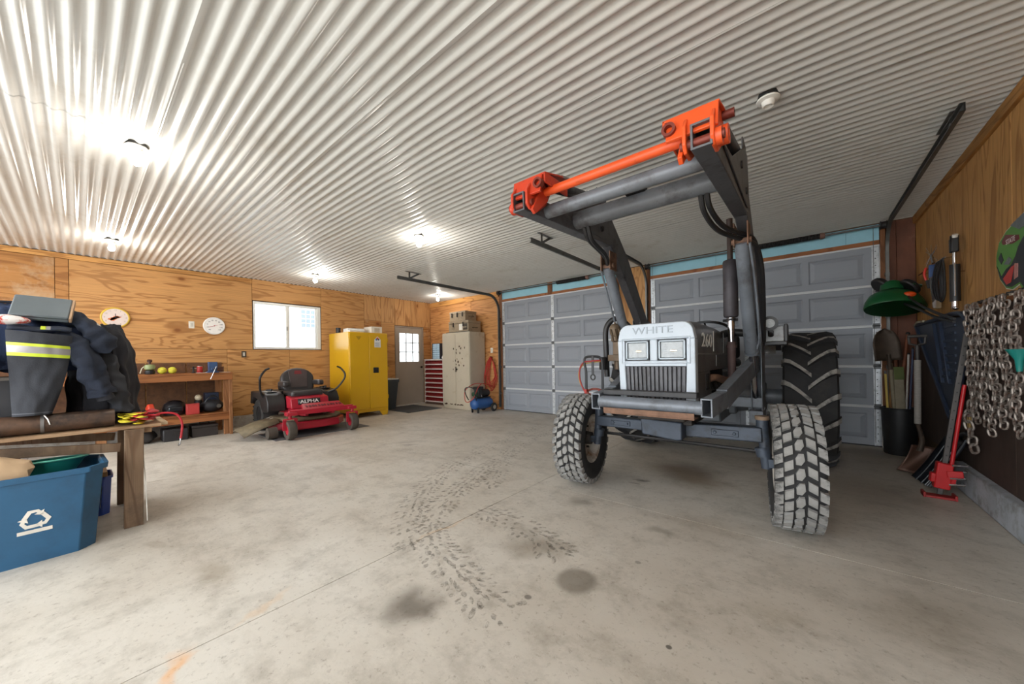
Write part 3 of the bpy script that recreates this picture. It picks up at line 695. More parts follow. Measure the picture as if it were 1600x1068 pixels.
# engine and transmission
eng = MB().box((X(-.19),-3.3,.62),(X(.19),-2.0,1.0)).box((X(-.15),-2.95,1.0),(X(.15),-2.1,1.05))
for i in range(5): eng.cyl((X(.19),-2.9+i*.16,.86),(X(.235),-2.9+i*.16,.88),.035,n=10); eng.box((X(.19),-2.95+i*.17,.68),(X(.215),-2.86+i*.17,.8))
eng.cyl((X(.19),-2.98,.74),(X(.26),-2.98,.74),.06,n=14).cyl((X(-.19),-2.7,.72),(X(-.26),-2.7,.72),.05,n=12)
tp(eng,'engine_block',ENG,bev=.006)
tp(MB().tube(smoothpath([(X(.2),-2.98,.93),(X(.27),-2.9,.96),(X(.32),-2.75,.93),(X(.348),-2.62,.92)],5),.03,10),'exhaust_manifold',RUST)
tp(MB().box((X(-.17),-2.0,.45),(X(.17),-.98,.98)).box((X(-.24),-1.5,.48),(X(.24),-1.05,.9)),'transmission_case',LOADG,bev=.02)
tp(MB().cyl((X(-.72),-1.288,.68),(X(.72),-1.288,.68),.085,n=18).cyl((X(-.5),-1.288,.68),(X(-.24),-1.288,.68),.15,.19).cyl((X(.5),-1.288,.68),(X(.24),-1.288,.68),.15,.19),'rear_axle',LOADG)
tp(MB().box((X(-.2),-2.05,1.0),(X(.2),-1.92,1.36)),'dash_cowl',HOODG,bev=.02)
sw = MB().tube(arc((0,0,0),.2,0,2*PI,28,'xy')[:-1],.014,8,closed=True)
for k in range(3): a = k*2*PI/3+.5; sw.cyl((0,0,-.02),(.2*math.cos(a),.2*math.sin(a),0),.009,n=6)
sw.lathe([(.04,-.03),(.04,.0),(.03,.012),(0,.014)],n=14)
swm = Matrix.Translation((X(.03),-1.80,1.415)) @ Matrix.Rotation(R(-22),4,'X'); sw.v = [swm @ v for v in sw.v]
tp(sw,'steering_wheel',BLACK)
tp(MB().cyl((X(.03),-1.96,1.25),(X(.03),-1.80,1.41),.025),'steering_column',BLACK)
seat = MB().box((X(-.24),-1.45,1.0),(X(.24),-1.02,1.1)).box((X(-.23),-1.1,1.1),(X(.23),-1.0,1.38)); tp(seat,'driver_seat',M('seat_black',(34,34,36),.55),bev=.04,seg=3)
tp(MB().bar((X(0),-1.25,.9),(X(0),-1.25,1.02),.2,.2),'seat_post',LOADG)
for s in (-1,1):
    fn = MB(); A = []
    for i in range(9):
        a = R(38)+i*R(100)/8; A.append([(X(s*.46),-1.288-.76*math.cos(a),.68+.76*math.sin(a)),(X(s*.62),-1.288-.76*math.cos(a),.68+.76*math.sin(a))])
    fn.grid(A); fn.add([(X(s*.46),-1.288-.76*math.cos(R(38)+i*R(100)/8),.68+.76*math.sin(R(38)+i*R(100)/8)) for i in range(9)],[tuple(range(9))])
    tp(fn,'fender',HOODG,solid=.006)
# exhaust stack
EX, EY = X(.352), -2.6
mf = MB().lathe([(.02,1.452),(.05,1.462),(.056,1.475),(.056,1.93),(.05,1.945),(.022,1.955)],(EX,EY,0),n=22); tp(mf,'muffler',M('muffler_grey',(74,70,74),.55,.3,var=.15,dirt=(60,52,52),dscale=8))
tp(MB().cyl((EX,EY,1.95),(EX,EY,2.22),.022,n=14).pipe((EX,EY,2.2),(EX,EY,2.3),.024,.020,14),'stack_pipe',M('stack_brown',(78,64,60),.6,.3))
tp(MB().cyl((EX,EY,1.24),(EX,EY,1.455),.027,n=16),'stack_liner',CHROME)
tp(MB().cyl((EX,EY,.92),(EX,EY,1.25),.031,n=16).lathe([(.031,1.2),(.04,1.2),(.04,1.22),(.031,1.22)],(EX,EY,0),n=16),'exhaust_pipe',M('pipe_brown',(92,74,72),.65,.2,var=.2))
tp(MB().cyl((EX-.06,EY,1.435),(EX+.05,EY,1.435),.012,n=8).lathe([(.03,1.43),(.036,1.43),(.036,1.45),(.03,1.45)],(EX,EY,0),n=16),'muffler_clamp',DARKST)
tp(MB().tube(smoothpath([(X(.25),-2.35,1.33),(X(.33),-2.42,1.34),(X(.46),-2.4,1.33),(X(.56),-2.35,1.35)],5),.035,10),'air_intake_pipe',BLACK)

# ---- front axle -------------------------------------------------------------
AY = -3.175
ax = tp(MB().bar((X(-.60),AY,.575),(X(-.2),AY,.575),.1,.085).bar((X(.12),AY,.575),(X(.605),AY,.590),.1,.10).bar((X(-.25),AY,.575),(X(.2),AY,.575),.085,.08),'front_axle_beam',AXLEB,bev=.008)
tp(MB().prism([(X(-.175),.655),(X(.13),.645),(X(.13),.515),(X(.09),.505),(X(-.165),.53)],'y',-3.34,-3.12),'axle_carrier',AXLEB,bev=.01)
for x0,x1,z0,z1 in ((-.47,-.30,.555,.595),(.30,.47,.56,.605)): 
    pl = MB().box((X(x0),AY-.058,z0),(X(x1),AY-.046,z1))
    for q in (x0+.025,x1-.025): pl.cyl((X(q),AY-.066,(z0+z1)/2),(X(q),AY-.05,(z0+z1)/2),.012,n=6)
    tp(pl,'clamp_plate',AXLEB,ax,bev=.004)
for s in (-1,1):
    kp = MB().cyl((X(s*.605),AY,.63),(X(s*.625),AY,.36),.032,n=14).cyl((X(s*.602),AY,.615),(X(s*.602),AY,.69),.036,n=14).bar((X(s*.62),AY,.40),(X(s*.73),AY,.40),.055,.055).cyl((X(s*.6),AY,.50),(X(s*.612),AY,.44),.045,n=14)
    k_ = tp(kp,'steering_spindle',AXLEB)
    tp(MB().cyl((X(s*.602),AY,.69),(X(s*.602),AY,.715),.042,n=12),'kingpin_cap',M('grease_brown',(126,104,84),.7),k_)
tp(MB().cyl((X(-.6),AY+.13,.44),(X(.6),AY+.13,.44),.014,n=8),'tie_rod',DARKST)
tp(MB().tube([(X(-.3),-3.0,.50),(X(-.12),-3.0,.455),(X(.05),-3.0,.455)],.016,8).tube([(X(-.36),-2.9,.52),(X(-.1),-2.9,.44),(X(.1),-2.9,.47)],.014,8),'drag_link',DARKST)
tp(MB().box((X(-.17),-3.42,.66),(X(.17),-2.9,.76)),'front_bolster',ENG,bev=.01)

# ---- loader: sub-frame ----------------------------------------------------------
def hollow(p0, p1, w, h, t=.008, up=(0,0,1)):
    """hollow box section, open ends"""
    mb = MB(); p0, p1 = Vector(p0), Vector(p1); d, sd, u = frame(p1-p0, up)
    rings = []
    for p, k in ((p0,0),(p1,0),(p1,t),(p0,t)):
        rings.append([p+sd*a*(w/2-k)+u*b*(h/2-k) for a,b in ((-1,-1),(1,-1),(1,1),(-1,1))])
    for i in range(4):
        A, B_ = rings[i], rings[(i+1)%4]
        mb.add(A+B_, [(j,(j+1)%4,4+(j+1)%4,4+j) for j in range(4)])
    return mb
for s in (-1,1):
    f = tp(hollow((X(s*.366),-3.72,.812),(X(s*.395),-3.35,.835),.065,.115),'loader_side_frame',LOADG,bev=.004)
    tp(hollow((X(s*.395),-3.35,.835),(X(s*.50),-2.42,1.06),.065,.135),'loader_side_frame',LOADG,bev=.004)
tp(MB().cyl((X(-.345),-3.69,.812),(X(.345),-3.69,.807),.043,n=22),'push_bar',LOADG)
tp(MB().box((X(-.30),-3.73,.732),(X(.30),-3.62,.742)).box((X(-.30),-3.735,.742),(X(.30),-3.728,.775)),'angle_iron',RUST,bev=.002)
tp(MB().box((X(-.335),-3.66,.86),(X(.30),-3.575,.895)),'guard_rail',M('guard_black',(54,54,56),.6,var=.25,scale=14),bev=.004)
for s in (-1,1):
    tw = MB().box((X(s*.472),-2.46,.52),(X(s*.48),-2.16,1.52)).box((X(s*.545),-2.46,.52),(X(s*.553),-2.16,1.52)).box((X(s*.478),-2.18,.52),(X(s*.547),-2.165,1.45))
    tp(tw,'loader_tower',LOADG,bev=.003)
    tp(MB().bar((X(s*.2),-2.35,.72),(X(s*.55),-2.35,.72),.14,.09).box((X(s*.46),-2.5,.52),(X(s*.56),-2.2,.66)),'tower_mount',LOADG,bev=.006)
    tp(MB().cyl((X(s*.455),-2.22,1.42),(X(s*.57),-2.22,1.42),.028,n=14),'pivot_pin',DARKST)
    # boom: main arm, front beam, gusset plates
    arm = MB().prism([(-3.30,2.46),(-2.795,2.085),(-2.10,1.345),(-2.24,1.30),(-2.95,1.945),(-3.08,2.06),(-3.22,2.12),(-3.38,2.2)],'x',X(s*.462),X(s*.538))
    a_ = tp(arm,'boom_arm',BOOMG,bev=.006)
    tp(hollow((X(s*.50),-4.44,2.085),(X(s*.50),-3.15,2.165),.085,.11,.009),'boom_tip_beam',BOOMG,bev=.004)
    for e in (.455,.545): tp(MB().prism([(-4.25,2.13),(-3.95,2.18),(-3.42,2.47),(-3.28,2.47),(-3.2,2.15),(-3.3,2.12)],'x',X(s*e),X(s*(e+.008))),'gusset_plate',BOOMG,a_,bev=.002)
    tp(MB().box((X(s*.452),-3.46,2.30),(X(s*.46),-3.3,2.52)).box((X(s*.54),-3.46,2.30),(X(s*.548),-3.3,2.52)),'cylinder_lug',BOOMG,a_,bev=.003)
    for (yy,zz) in ((-3.6,2.28),(-3.38,2.2)): tp(MB().cyl((X(s*.44),yy,zz),(X(s*.56),yy,zz),.022,n=12),'boom_pin',DARKST,a_)
    # lift cylinder
    p0, p1 = Vector((X(s*.50),-3.17,1.93)), Vector((X(s*.50),-2.33,.655)); pg = p0.lerp(p1,.6)
    ly = tp(MB().cyl(p0,pg,.045,n=20).cyl(pg,pg.lerp(p1,.03),.05,n=20),'lift_cylinder',LOADG)
    tp(MB().cyl(pg,p1,.021,n=16),'cylinder_rod',CHROME,ly)
    tp(MB().cyl((X(s*.44),-2.33,.655),(X(s*.56),-2.33,.655),.022,n=12).cyl((X(s*.47),-2.33,.655),(X(s*.53),-2.33,.655),.04,n=14),'cylinder_pin',LOADG,ly)
    tp(MB().box((X(s*.455),-3.22,1.9),(X(s*.463),-3.08,2.06)).box((X(s*.537),-3.22,1.9),(X(s*.545),-3.08,2.06)).cyl((X(s*.44),-3.17,1.94),(X(s*.56),-3.17,1.94),.02,n=12),'cylinder_lug',RUST,ly)
    tp(MB().tube(smoothpath([p0+Vector((s*.05,-.03,-.02)),p0.lerp(p1,.2)+Vector((s*.062,-.02,0)),p0.lerp(p1,.5)+Vector((s*.062,-.02,0)),pg+Vector((s*.04,-.03,.02))],5),.009,6),'steel_line',LOADG,ly)
    # tilt cylinder
    q0, q1 = Vector((X(s*.50),-3.40,2.45)), Vector((X(s*.50),-4.22,2.30)); qm = q0.lerp(q1,.62)
    tc = tp(MB().cyl(q0,qm,.036,n=18).cyl(qm,qm.lerp(q1,.05),.04,n=18),'tilt_cylinder',BOOMG)
    tp(MB().cyl(qm,q1,.018,n=12),'cylinder_rod',CHROME,tc)
    # hoses along the arm
    for q, dx in enumerate((.0,.032)):
        hp = [(X(s*(.40-dx)),-3.80,2.10),(X(s*(.405-dx)),-3.72,2.02-dx*.5),(X(s*(.43-dx)),-3.45,1.985-dx*.6),(X(s*(.49-dx*.4)),-3.22,1.985-dx),(X(s*(.56+dx*.2)),-3.06,1.965-dx*1.1),(X(s*(.575+dx*.6)),-2.92,1.84-dx),(X(s*(.572+dx*.5)),-2.7,1.58),(X(s*.565),-2.4,1.28-dx)]
        tp(MB().tube(smoothpath(hp,6),.016,8),'hydraulic_hose',HOSE)
    tp(MB().tube(smoothpath([(X(s*.43),-3.7,2.25),(X(s*.36),-3.95,2.24),(X(s*.34),-4.1,2.19),(X(s*.43),-4.28,2.2)],6),.010,8),'hydraulic_hose',HOSE)
CT = M('cross_tube_grey', (112,116,122), .4, .15, var=.16, scale=5, dirt=(72,66,66), dscale=6, dlo=.5, dhi=.72)
tp(MB().cyl((X(-.465),-4.187,2.09),(X(.465),-4.187,2.09),.042,n=24),'front_cross_tube',CT)
tp(MB().cyl((X(-.46),-3.80,2.145),(X(.46),-3.80,2.145),.062,n=28),'rear_cross_tube',CT)
tp(MB().box((X(-.06),-3.9,2.19),(X(.06),-3.72,2.215)).cyl((X(-.04),-3.8,2.2),(X(-.04),-3.8,2.24),.02,n=8).cyl((X(.04),-3.8,2.2),(X(.04),-3.8,2.24),.02,n=8),'hose_block',DARKST)
tp(MB().tube(smoothpath([(X(-.42),-3.9,2.27),(X(-.25),-3.95,2.235),(X(-.12),-3.9,2.26),(X(0),-3.8,2.25),(X(.2),-3.88,2.215),(X(.42),-3.85,2.24)],7),.011,8),'hydraulic_hose',HOSE)
# orange quick attach
for s, om in ((-1,ORANGE_R),(1,ORANGE)):
    qb = None
    for e in (.425,.535):
        c_ = tp(MB().prism([(-4.45,2.06),(-4.42,2.03),(-4.34,2.035),(-4.25,2.10),(-4.20,2.18),(-4.21,2.24),(-4.28,2.26),(-4.39,2.215),(-4.45,2.14)],'x',X(s*e),X(s*(e+.016))),'quick_attach_cheek',om,bev=.004)
        qb = qb or c_
    tp(MB().prism([(-4.425,2.115),(-4.41,2.11),(-4.385,2.225),(-4.40,2.23)],'x',X(s*.35),X(s*.562)),'quick_attach_face',om,qb,bev=.003)
    tp(MB().prism([(-4.40,2.218),(-4.40,2.23),(-4.12,2.30),(-4.12,2.288)],'x',X(s*.33),X(s*.565)),'quick_attach_plate',om,qb,bev=.003)
    tp(MB().box((X(s*.33),-4.40,2.17),(X(s*.342),-4.14,2.23)),'quick_attach_web',om,qb,bev=.003)
    tp(MB().pipe((X(s*.551),-4.30,2.12),(X(s*.585),-4.30,2.12),.042,.02),'pin_boss',om,qb)
    tp(MB().pipe((X(s*.551),-4.40,2.07),(X(s*.575),-4.40,2.07),.036,.018),'pin_boss',om,qb)
    PD = M('pin_dark_red',(120,52,40),.5,.3)
    tp(MB().cyl((X(s*.41),-4.41,2.07),(X(s*.585),-4.41,2.07),.02,n=12),'pivot_pin',PD,qb)
    tp(MB().cyl((X(s*.41),-4.24,2.24),(X(s*.6),-4.24,2.24),.02,n=12),'pivot_pin',PD,qb)
    tp(MB().pipe((X(s*.365),-4.435,2.165),(X(s*.365),-4.40,2.165),.030,.018),'lock_pin_bush',PD,qb)
    tp(MB().tube([(X(s*.34),-4.2,2.28),(X(s*.28),-4.1,2.26),(X(s*.14),-4.12,2.27),(X(s*.10),-4.16,2.24)],.008,6),'latch_lever',M('latch_steel',(140,130,124),.5,.5),qb)
    tp(MB().prism([(-4.43,2.02),(-4.40,2.0),(-4.26,2.12),(-4.28,2.20),(-4.32,2.20)],'x',X(s*.40),X(s*.42)),'link_arm',om,qb,bev=.003)
tp(MB().cyl((X(-.42),-4.29,2.165),(X(.42),-4.29,2.165),.026,n=20),'quick_attach_tube',ORANGE)

# ---- left-hand fittings: filter, valve block, cable rack -------------------
vb = MB().box((X(-.60),-2.98,1.10),(X(-.46),-2.86,1.16)).box((X(-.56),-2.95,1.16),(X(-.48),-2.88,1.28)).cyl((X(-.53),-2.92,1.02),(X(-.53),-2.92,1.10),.03,n=12)
for i in range(3): vb.cyl((X(-.56+.04*i),-2.93,1.28),(X(-.575+.04*i),-2.96,1.40),.008,n=6)
tp(vb,'valve_block',M('valve_bronze',(94,78,62),.5,.5,var=.25,scale=16),bev=.003)
tp(MB().lathe([(.03,1.33),(.045,1.36),(.05,1.40),(.046,1.43),(.03,1.45),(.008,1.455),(.008,1.47),(0,1.47)],(X(-.56),-2.9,0),n=18).lathe([(.02,1.28),(.035,1.29),(.035,1.33),(.03,1.335)],(X(-.56),-2.9,0),n=14),'fuel_filter',M('filter_brown',(112,96,78),.5,.3,var=.2))
tp(MB().tube(smoothpath([(X(-.645),-2.9,.95),(X(-.65),-2.9,1.2),(X(-.65),-2.9,1.4),(X(-.60),-2.88,1.49),(X(-.52),-2.86,1.5),(X(-.44),-2.84,1.42)],6),.026,10),'intake_hose',BLACK)
tp(MB().lathe([(.0,1.02),(.035,1.02),(.038,1.03),(.038,1.13),(.03,1.14),(0,1.14)],(X(-.66),-2.95,0),n=16),'oil_filter',BLACK)
hs = MB()
for k in range(4): hs.tube(smoothpath([(X(-.5-.02*k),-2.9,1.12),(X(-.46-.03*k),-2.86,1.0),(X(-.42-.02*k),-2.8,.9+.03*k),(X(-.36),-2.7,.88)],5),.012,6)
tp(hs,'hydraulic_hose',HOSE)
ry = -3.10
tp(MB().tube(smoothpath([(X(-.60),ry,.80),(X(-.60),ry,1.08),(X(-.615),ry,1.13),(X(-.66),ry,1.145),(X(-.74),ry,1.145),(X(-.775),ry,1.13),(X(-.78),ry,1.08),(X(-.765),ry,1.0),(X(-.765),ry,.82)],5),.0115,8),'cable_rack',BLACK)
tp(MB().tube(smoothpath([(X(-.76),ry,.825),(X(-.72),ry-.04,.80),(X(-.66),ry-.04,.80),(X(-.6),ry,.825),(X(-.66),ry+.04,.84),(X(-.72),ry+.04,.84)],5),.010,8,closed=True),'rack_hoop',M('hoop_red_brown',(120,56,44),.6))
stp = MB().box((X(-.70),ry-.018,.98),(X(-.676),ry-.012,1.15)); tp(stp,'rubber_strap',BLACK,bev=.003)
tp(MB().tube([(X(-.688+.022*math.cos(a)),ry-.015,.955+.024*math.sin(a)) for a in [i*2*PI/14 for i in range(14)]],.007,6,closed=True),'strap_ring',BLACK)
tp(MB().tube(smoothpath([(X(-.60),ry,1.11),(X(-.7),ry-.02,1.105),(X(-.79),ry,1.09),(X(-.83),ry,1.03),(X(-.83),ry,.93),(X(-.79),ry,.83),(X(-.76),ry,.81)],6),.007,6),'jumper_cable',M('cable_red',(150,34,32),.5))
tp(MB().tube(smoothpath([(X(-.62),ry+.01,1.10),(X(-.72),ry+.01,1.09),(X(-.80),ry+.015,1.07),(X(-.845),ry+.01,1.0),(X(-.835),ry+.01,.9),(X(-.78),ry+.01,.82)],6),.006,6),'jumper_cable',M('cable_yellow',(170,140,70),.5))
for xx in (-.76,-.62): tp(MB().box((X(xx-.012),ry-.03,.80),(X(xx+.012),ry+.02,.84)),'cable_clamp',M('clamp_red',(160,44,36),.5,.2),bev=.003)
tp(MB().bar((X(-.60),ry,.82),(X(-.37),ry,.82),.02,.02),'rack_bracket',LOADG)
# ---- work lamp and battery box by the right tower ---------------------------
bx = tp(MB().box((X(.565),-2.28,1.25),(X(.70),-2.05,1.385)),'lamp_box',M('box_grey',(150,152,154),.5,.2,var=.1,dirt=(110,108,104),dscale=8),bev=.006)
tp(MB().box((X(.56),-2.28,1.22),(X(.72),-2.0,1.25)).box((X(.70),-2.27,1.25),(X(.725),-2.0,1.40)),'box_tray',BLACK,bev=.004)
wl_ = MB().lathe([(0,.07),(.03,.065),(.052,.03),(.062,.0),(.062,-.012),(.054,-.012)],axis='y',n=24); wl_.v = [Vector((X(.605),-2.36,1.405))+v for v in wl_.v]
wo = tp(wl_,'work_lamp',BLACK)
tp(MB().lathe([(.054,-.008),(.03,-.014),(0,-.016)],(X(.605),-2.36,1.405),'y',20),'work_lamp_lens',LENS,wo)
tp(MB().box((X(.60),-2.33,1.30),(X(.625),-2.3,1.36)).cyl((X(.61),-2.33,1.30),(X(.61),-2.3,1.34),.02,n=8),'lamp_bracket',BLACK)
# ================================================================ BACK LEFT OF THE SHOP
from mathutils import noise as mnoise
def part(mb, name, mat, par, **kw): return mb.build(name, mat, par, **kw)
def pw(mb, name, mat, par, **kw): return mb.build(name, mat, par, world=True, **kw)
YEL = M('yellow_enamel', (212,164,26), .28, var=.03, scale=2)
# ---- yellow safety cabinet
cb = thing('safety_cabinet', 'tall yellow steel safety cabinet with black latch beside the mower', 'cabinet', (.515,-2.31,0))
x0, x1, y0, y1, z0, z1 = .08, .94, -2.735, -1.89, .10, 1.745
pw(MB().box((x0,y0,z0),(x1,y1,z1)), 'body', YEL, cb, bev=.008)
for a, b_ in ((y0+.012,-2.318),(-2.312,y1-.012)):
    d_ = pw(MB().box((x1,a,z0+.07),(x1+.022,b_,z1-.02)), 'door', YEL, cb, bev=.006)
    if a > -2.32:
        pw(MB().box((x1+.022,-2.235,.905),(x1+.034,-2.115,1.02)), 'latch_plate', BLACK, d_, bev=.006)
        pw(MB().cyl((x1+.034,-2.16,.963),(x1+.045,-2.16,.963),.018,n=14).box((x1+.036,-2.215,.95),(x1+.05,-2.175,.976)), 'latch_handle', DARKST, d_)
        lb = pw(MB().box((x1+.022,-2.2,1.44),(x1+.0235,-2.06,1.56)), 'warning_label', WHITE, d_)
        dm = MB(); 
        for q,(cy,cz,cc) in enumerate(((-2.12,1.62,'r'),(-2.15,1.59,'b'),(-2.09,1.59,'y'),(-2.12,1.56,'w'))): pass
        pw(MB().prism([(-2.2,1.56),(-2.06,1.56),(-2.06,1.60),(-2.13,1.67),(-2.2,1.60)],'x',x1+.022,x1+.0234), 'label_backing', WHITE, d_)
        for cy,cz,cn,cc in ((-2.13,1.63,'label_red',(196,70,50)),(-2.155,1.602,'label_blue',(70,110,160)),(-2.105,1.605,'label_dark',(90,90,96))):
            pw(MB().prism([(cy-.026,cz),(cy,cz-.026),(cy+.026,cz),(cy,cz+.026)],'x',x1+.0234,x1+.0242), 'diamond_mark', M(cn,cc,.5), d_)
        lt = MB()
        for k in range(5): lt.box((x1+.0235,-2.19,1.452+k*.02),(x1+.0241,-2.08-.01*(k%2),1.459+k*.02))
        pw(lt,'label_print',M('print_grey',(130,134,140),.6),d_)['kind']='stuff'
    for k in range(3): pw(MB().cyl((x1+.012,(y0 if a < -2.5 else y1),.35+k*.6),(x1+.012,(y0 if a < -2.5 else y1),.43+k*.6),.008,n=8), 'hinge', YEL, d_)
for yy, s in ((y0,1),(y1,-1)):
    for xx in (x1, x0+.02): pw(MB().prism([(yy,z0),(yy+s*.20,z0),(yy+s*.13,0),(yy+s*.02,0)] if True else [], 'x', xx-.02, xx), 'foot', YEL, cb, bev=.002)
MB_tri = pw(MB().prism([(-2.60,1.66),(-2.48,1.66),(-2.54,1.58)],'x',x1+.022,x1+.0228), 'triangle_label', M('label_ochre',(176,136,22),.4), cb)
# things on the yellow cabinet
cbx = thing('cardboard_box', 'white cardboard box lying on top of the yellow cabinet', 'box', (.60,-2.0,1.745))
CARD = M('white_carton', (226,220,208), .7, var=.06)
part(MB().box((-.16,-.15,0),(.16,.1,.15)), 'carton', CARD, cbx, bev=.004)
part(MB().box((.16,-.08,.02),(.162,.04,.12)), 'printed_panel', M('carton_print',(190,180,160),.7), cbx); part(MB().box((-.165,-.02,.15),(.165,-.012,.152)), 'tape', M('brown_tape',(170,130,80),.4), cbx)
for k,(dx,dz,ln,rz,lab) in enumerate(((.62,0,.34,.12,'white binder lying flat at the front of the yellow cabinet top'),(.55,.05,.36,-.1,'white folder resting tilted on the binder over the yellow cabinet'))):
    o = thing('ring_binder', lab, 'binder', (dx,-2.46+.04*k,1.7455+dz), rz, rot=(0,0,rz))
    part(MB().box((-.12,-ln/2,0),(.12,ln/2,.006)).box((-.12,-ln/2,.04),(.12,ln/2,.046)).box((-.12,-ln/2,0),(-.114,ln/2,.046)), 'cover', M('binder_white',(230,230,228),.5), o, bev=.002)
    part(MB().box((-.112,-ln/2+.01,.007),(.11,ln/2-.01,.039)), 'pages', M('paper',(240,238,230),.8), o)
cn = thing('coffee_tin', 'small dark tin at the back edge of the yellow cabinet top', 'tin', (.30,-2.64,1.745))
part(MB().lathe([(.045,0),(.048,.004),(.048,.1),(.045,.105)],n=18), 'tin_body', M('dark_tin',(52,50,52),.4,.4), cn); part(MB().lathe([(.05,.1),(.05,.118),(.046,.122),(0,.122)],n=18), 'lid', BLACK, cn)
# ---- waste bin behind it
wb_ = thing('waste_bin', 'dark grey plastic waste bin between yellow cabinet and door', 'bin', (.27,-1.48,.0125))
def taper(mb, w0, d0, w1, d1, z0, z1, t=.006, ch=.02):
    def ring(w, d, z): 
        c = ch; return [(-w/2+c,-d/2,z),(w/2-c,-d/2,z),(w/2,-d/2+c,z),(w/2,d/2-c,z),(w/2-c,d/2,z),(-w/2+c,d/2,z),(-w/2,d/2-c,z),(-w/2,-d/2+c,z)]
    rs = [ring(w0,d0,z0), ring(w1,d1,z1), ring(w1-2*t,d1-2*t,z1), ring(w0-2*t,d0-2*t,z0+t)]
    for i in range(3): mb.add(rs[i]+rs[i+1], [(j,(j+1)%8,8+(j+1)%8,8+j) for j in range(8)])
    mb.add(rs[0],[tuple(range(8))]); mb.add(rs[3],[tuple(range(8))]); return mb
part(taper(MB(),.24,.26,.34,.38,0,.66), 'tub', M('bin_slate',(52,58,64),.5), wb_); part(taper(MB(),.36,.40,.37,.41,.63,.70,.02), 'rim', M('bin_slate',(52,58,64),.5), wb_, bev=.004)
part(taper(MB(),.33,.37,.345,.385,.66,.725,.004), 'bin_liner', M('liner_white',(220,220,216),.5), wb_)
part(MB().box((-.05,.2,.58),(.05,.235,.62)), 'handle', M('bin_slate',(52,58,64),.5), wb_, bev=.006)
# ---- mats
dm_ = tag(MB().box((.05,-1.56,0.0005),(1.2,-.62,.012)).build('door_mat', M('charcoal_mat',(68,70,72),.9,var=.2,scale=30,bmp=.4,bscale=160), bev=.005), 'charcoal rubber mat on the floor in front of the taupe door', 'mat')
mm = tag(MB().box((1.15,-4.33,0.0005),(1.96,-2.88,.007)).build('floor_mat', M('grey_mat',(88,90,92),.75,var=.15,scale=20,bmp=.3,bscale=120), bev=.003), 'thin grey rubber mat under the red mower', 'mat')
# ---- rack of red parts bins
rk = thing('parts_rack', 'white rack filled with rows of small red bins in the corner', 'rack', (.43,-.14,0))
RW, RD = .74, .23; rows, cols = 9, 6; WRK = M('rack_white',(222,214,206),.5,var=.05); REDB = M('bin_red',(150,34,36),.4,var=.15,scale=5)
for s in (-1,1): part(MB().box((s*RW/2-.008,-RD/2,.03),(s*RW/2+.008,RD/2,1.175)), 'side', WRK, rk, bev=.003)
part(MB().box((-RW/2,RD/2-.01,.03),(RW/2,RD/2,1.175)), 'back', WRK, rk)
part(MB().box((-RW/2,-RD/2+.02,.0),(RW/2,RD/2,.06)), 'plinth', M('plinth_brown',(96,70,58),.7), rk)
hrow = (1.175-.09)/rows; proto = None
for r_ in range(rows+1): part(MB().box((-RW/2+.008,-RD/2-.012,.085+r_*hrow-.012),(RW/2-.008,RD/2-.01,.085+r_*hrow+.002)).box((-RW/2+.008,-RD/2-.014,.085+r_*hrow-.016),(RW/2-.008,-RD/2-.006,.085+r_*hrow+.012)), 'shelf', WRK, rk)
bw = (RW-.02)/cols
for r_ in range(rows):
    for c_ in range(cols):
        if proto is None:
            w = bw-.016; h = hrow-.03
            mb = MB().box((-w/2,-.10,0),(w/2,.1,.004)).box((-w/2,-.10,0),(-w/2+.004,.1,h)).box((w/2-.004,-.10,0),(w/2,.1,h)).box((-w/2,.096,0),(w/2,.1,h)).add([(-w/2,-.10,0),(w/2,-.10,0),(w/2,-.125,h*.6),(-w/2,-.125,h*.6)],[(0,1,2,3)])
            proto = part(mb,'red_bin',REDB,rk,smooth=0); o = proto
        else: o = dup(proto, rk)
        o.location = (-RW/2+.01+bw*(c_+.5), 0, .088+r_*hrow)
og = thing('drawer_organizer', 'black organizer with pale blue drawers standing on the red bin rack', 'organizer', (.52,-.13,1.177))
part(MB().box((-.15,.10,0),(.15,.11,.41)).box((-.155,-.11,0),(-.148,.11,.41)).box((.148,-.11,0),(.155,.11,.41)).box((-.15,-.11,.403),(.15,.11,.41)).box((-.15,-.11,0),(.15,.11,.008)), 'case', M('case_navy',(40,46,58),.5), og)
dp = None
for r_ in range(7):
    for c_ in range(2):
        if dp is None:
            dp = part(MB().box((-.07,-.10,0),(.07,.09,.05)), 'drawer', M('drawer_blue',(168,196,214),.25,var=.08), og, bev=.003); o = dp
            hp_ = part(MB().box((-.02,-.115,.018),(.02,-.10,.028)), 'drawer_pull', M('drawer_blue',(168,196,214),.25), o); 
        else:
            o = dup(dp, og); dup(hp_, o)
        o.location = (-.074+.148*c_, 0, .012+r_*.056)
wr = thing('white_roll', 'small crumpled white rag beside the blue drawer organizer', 'rag', (.74,-.16,1.177))
mb = MB().ell((0,0,.045),(.05,.06,.045),14,9); mb.v = [v*(1+.35*mnoise.noise(v*22)) for v in mb.v]; mz = min(v.z for v in mb.v); mb.v = [v-Vector((0,0,mz)) for v in mb.v]; part(mb,'cloth',M('rag_white',(220,218,214),.9),wr)
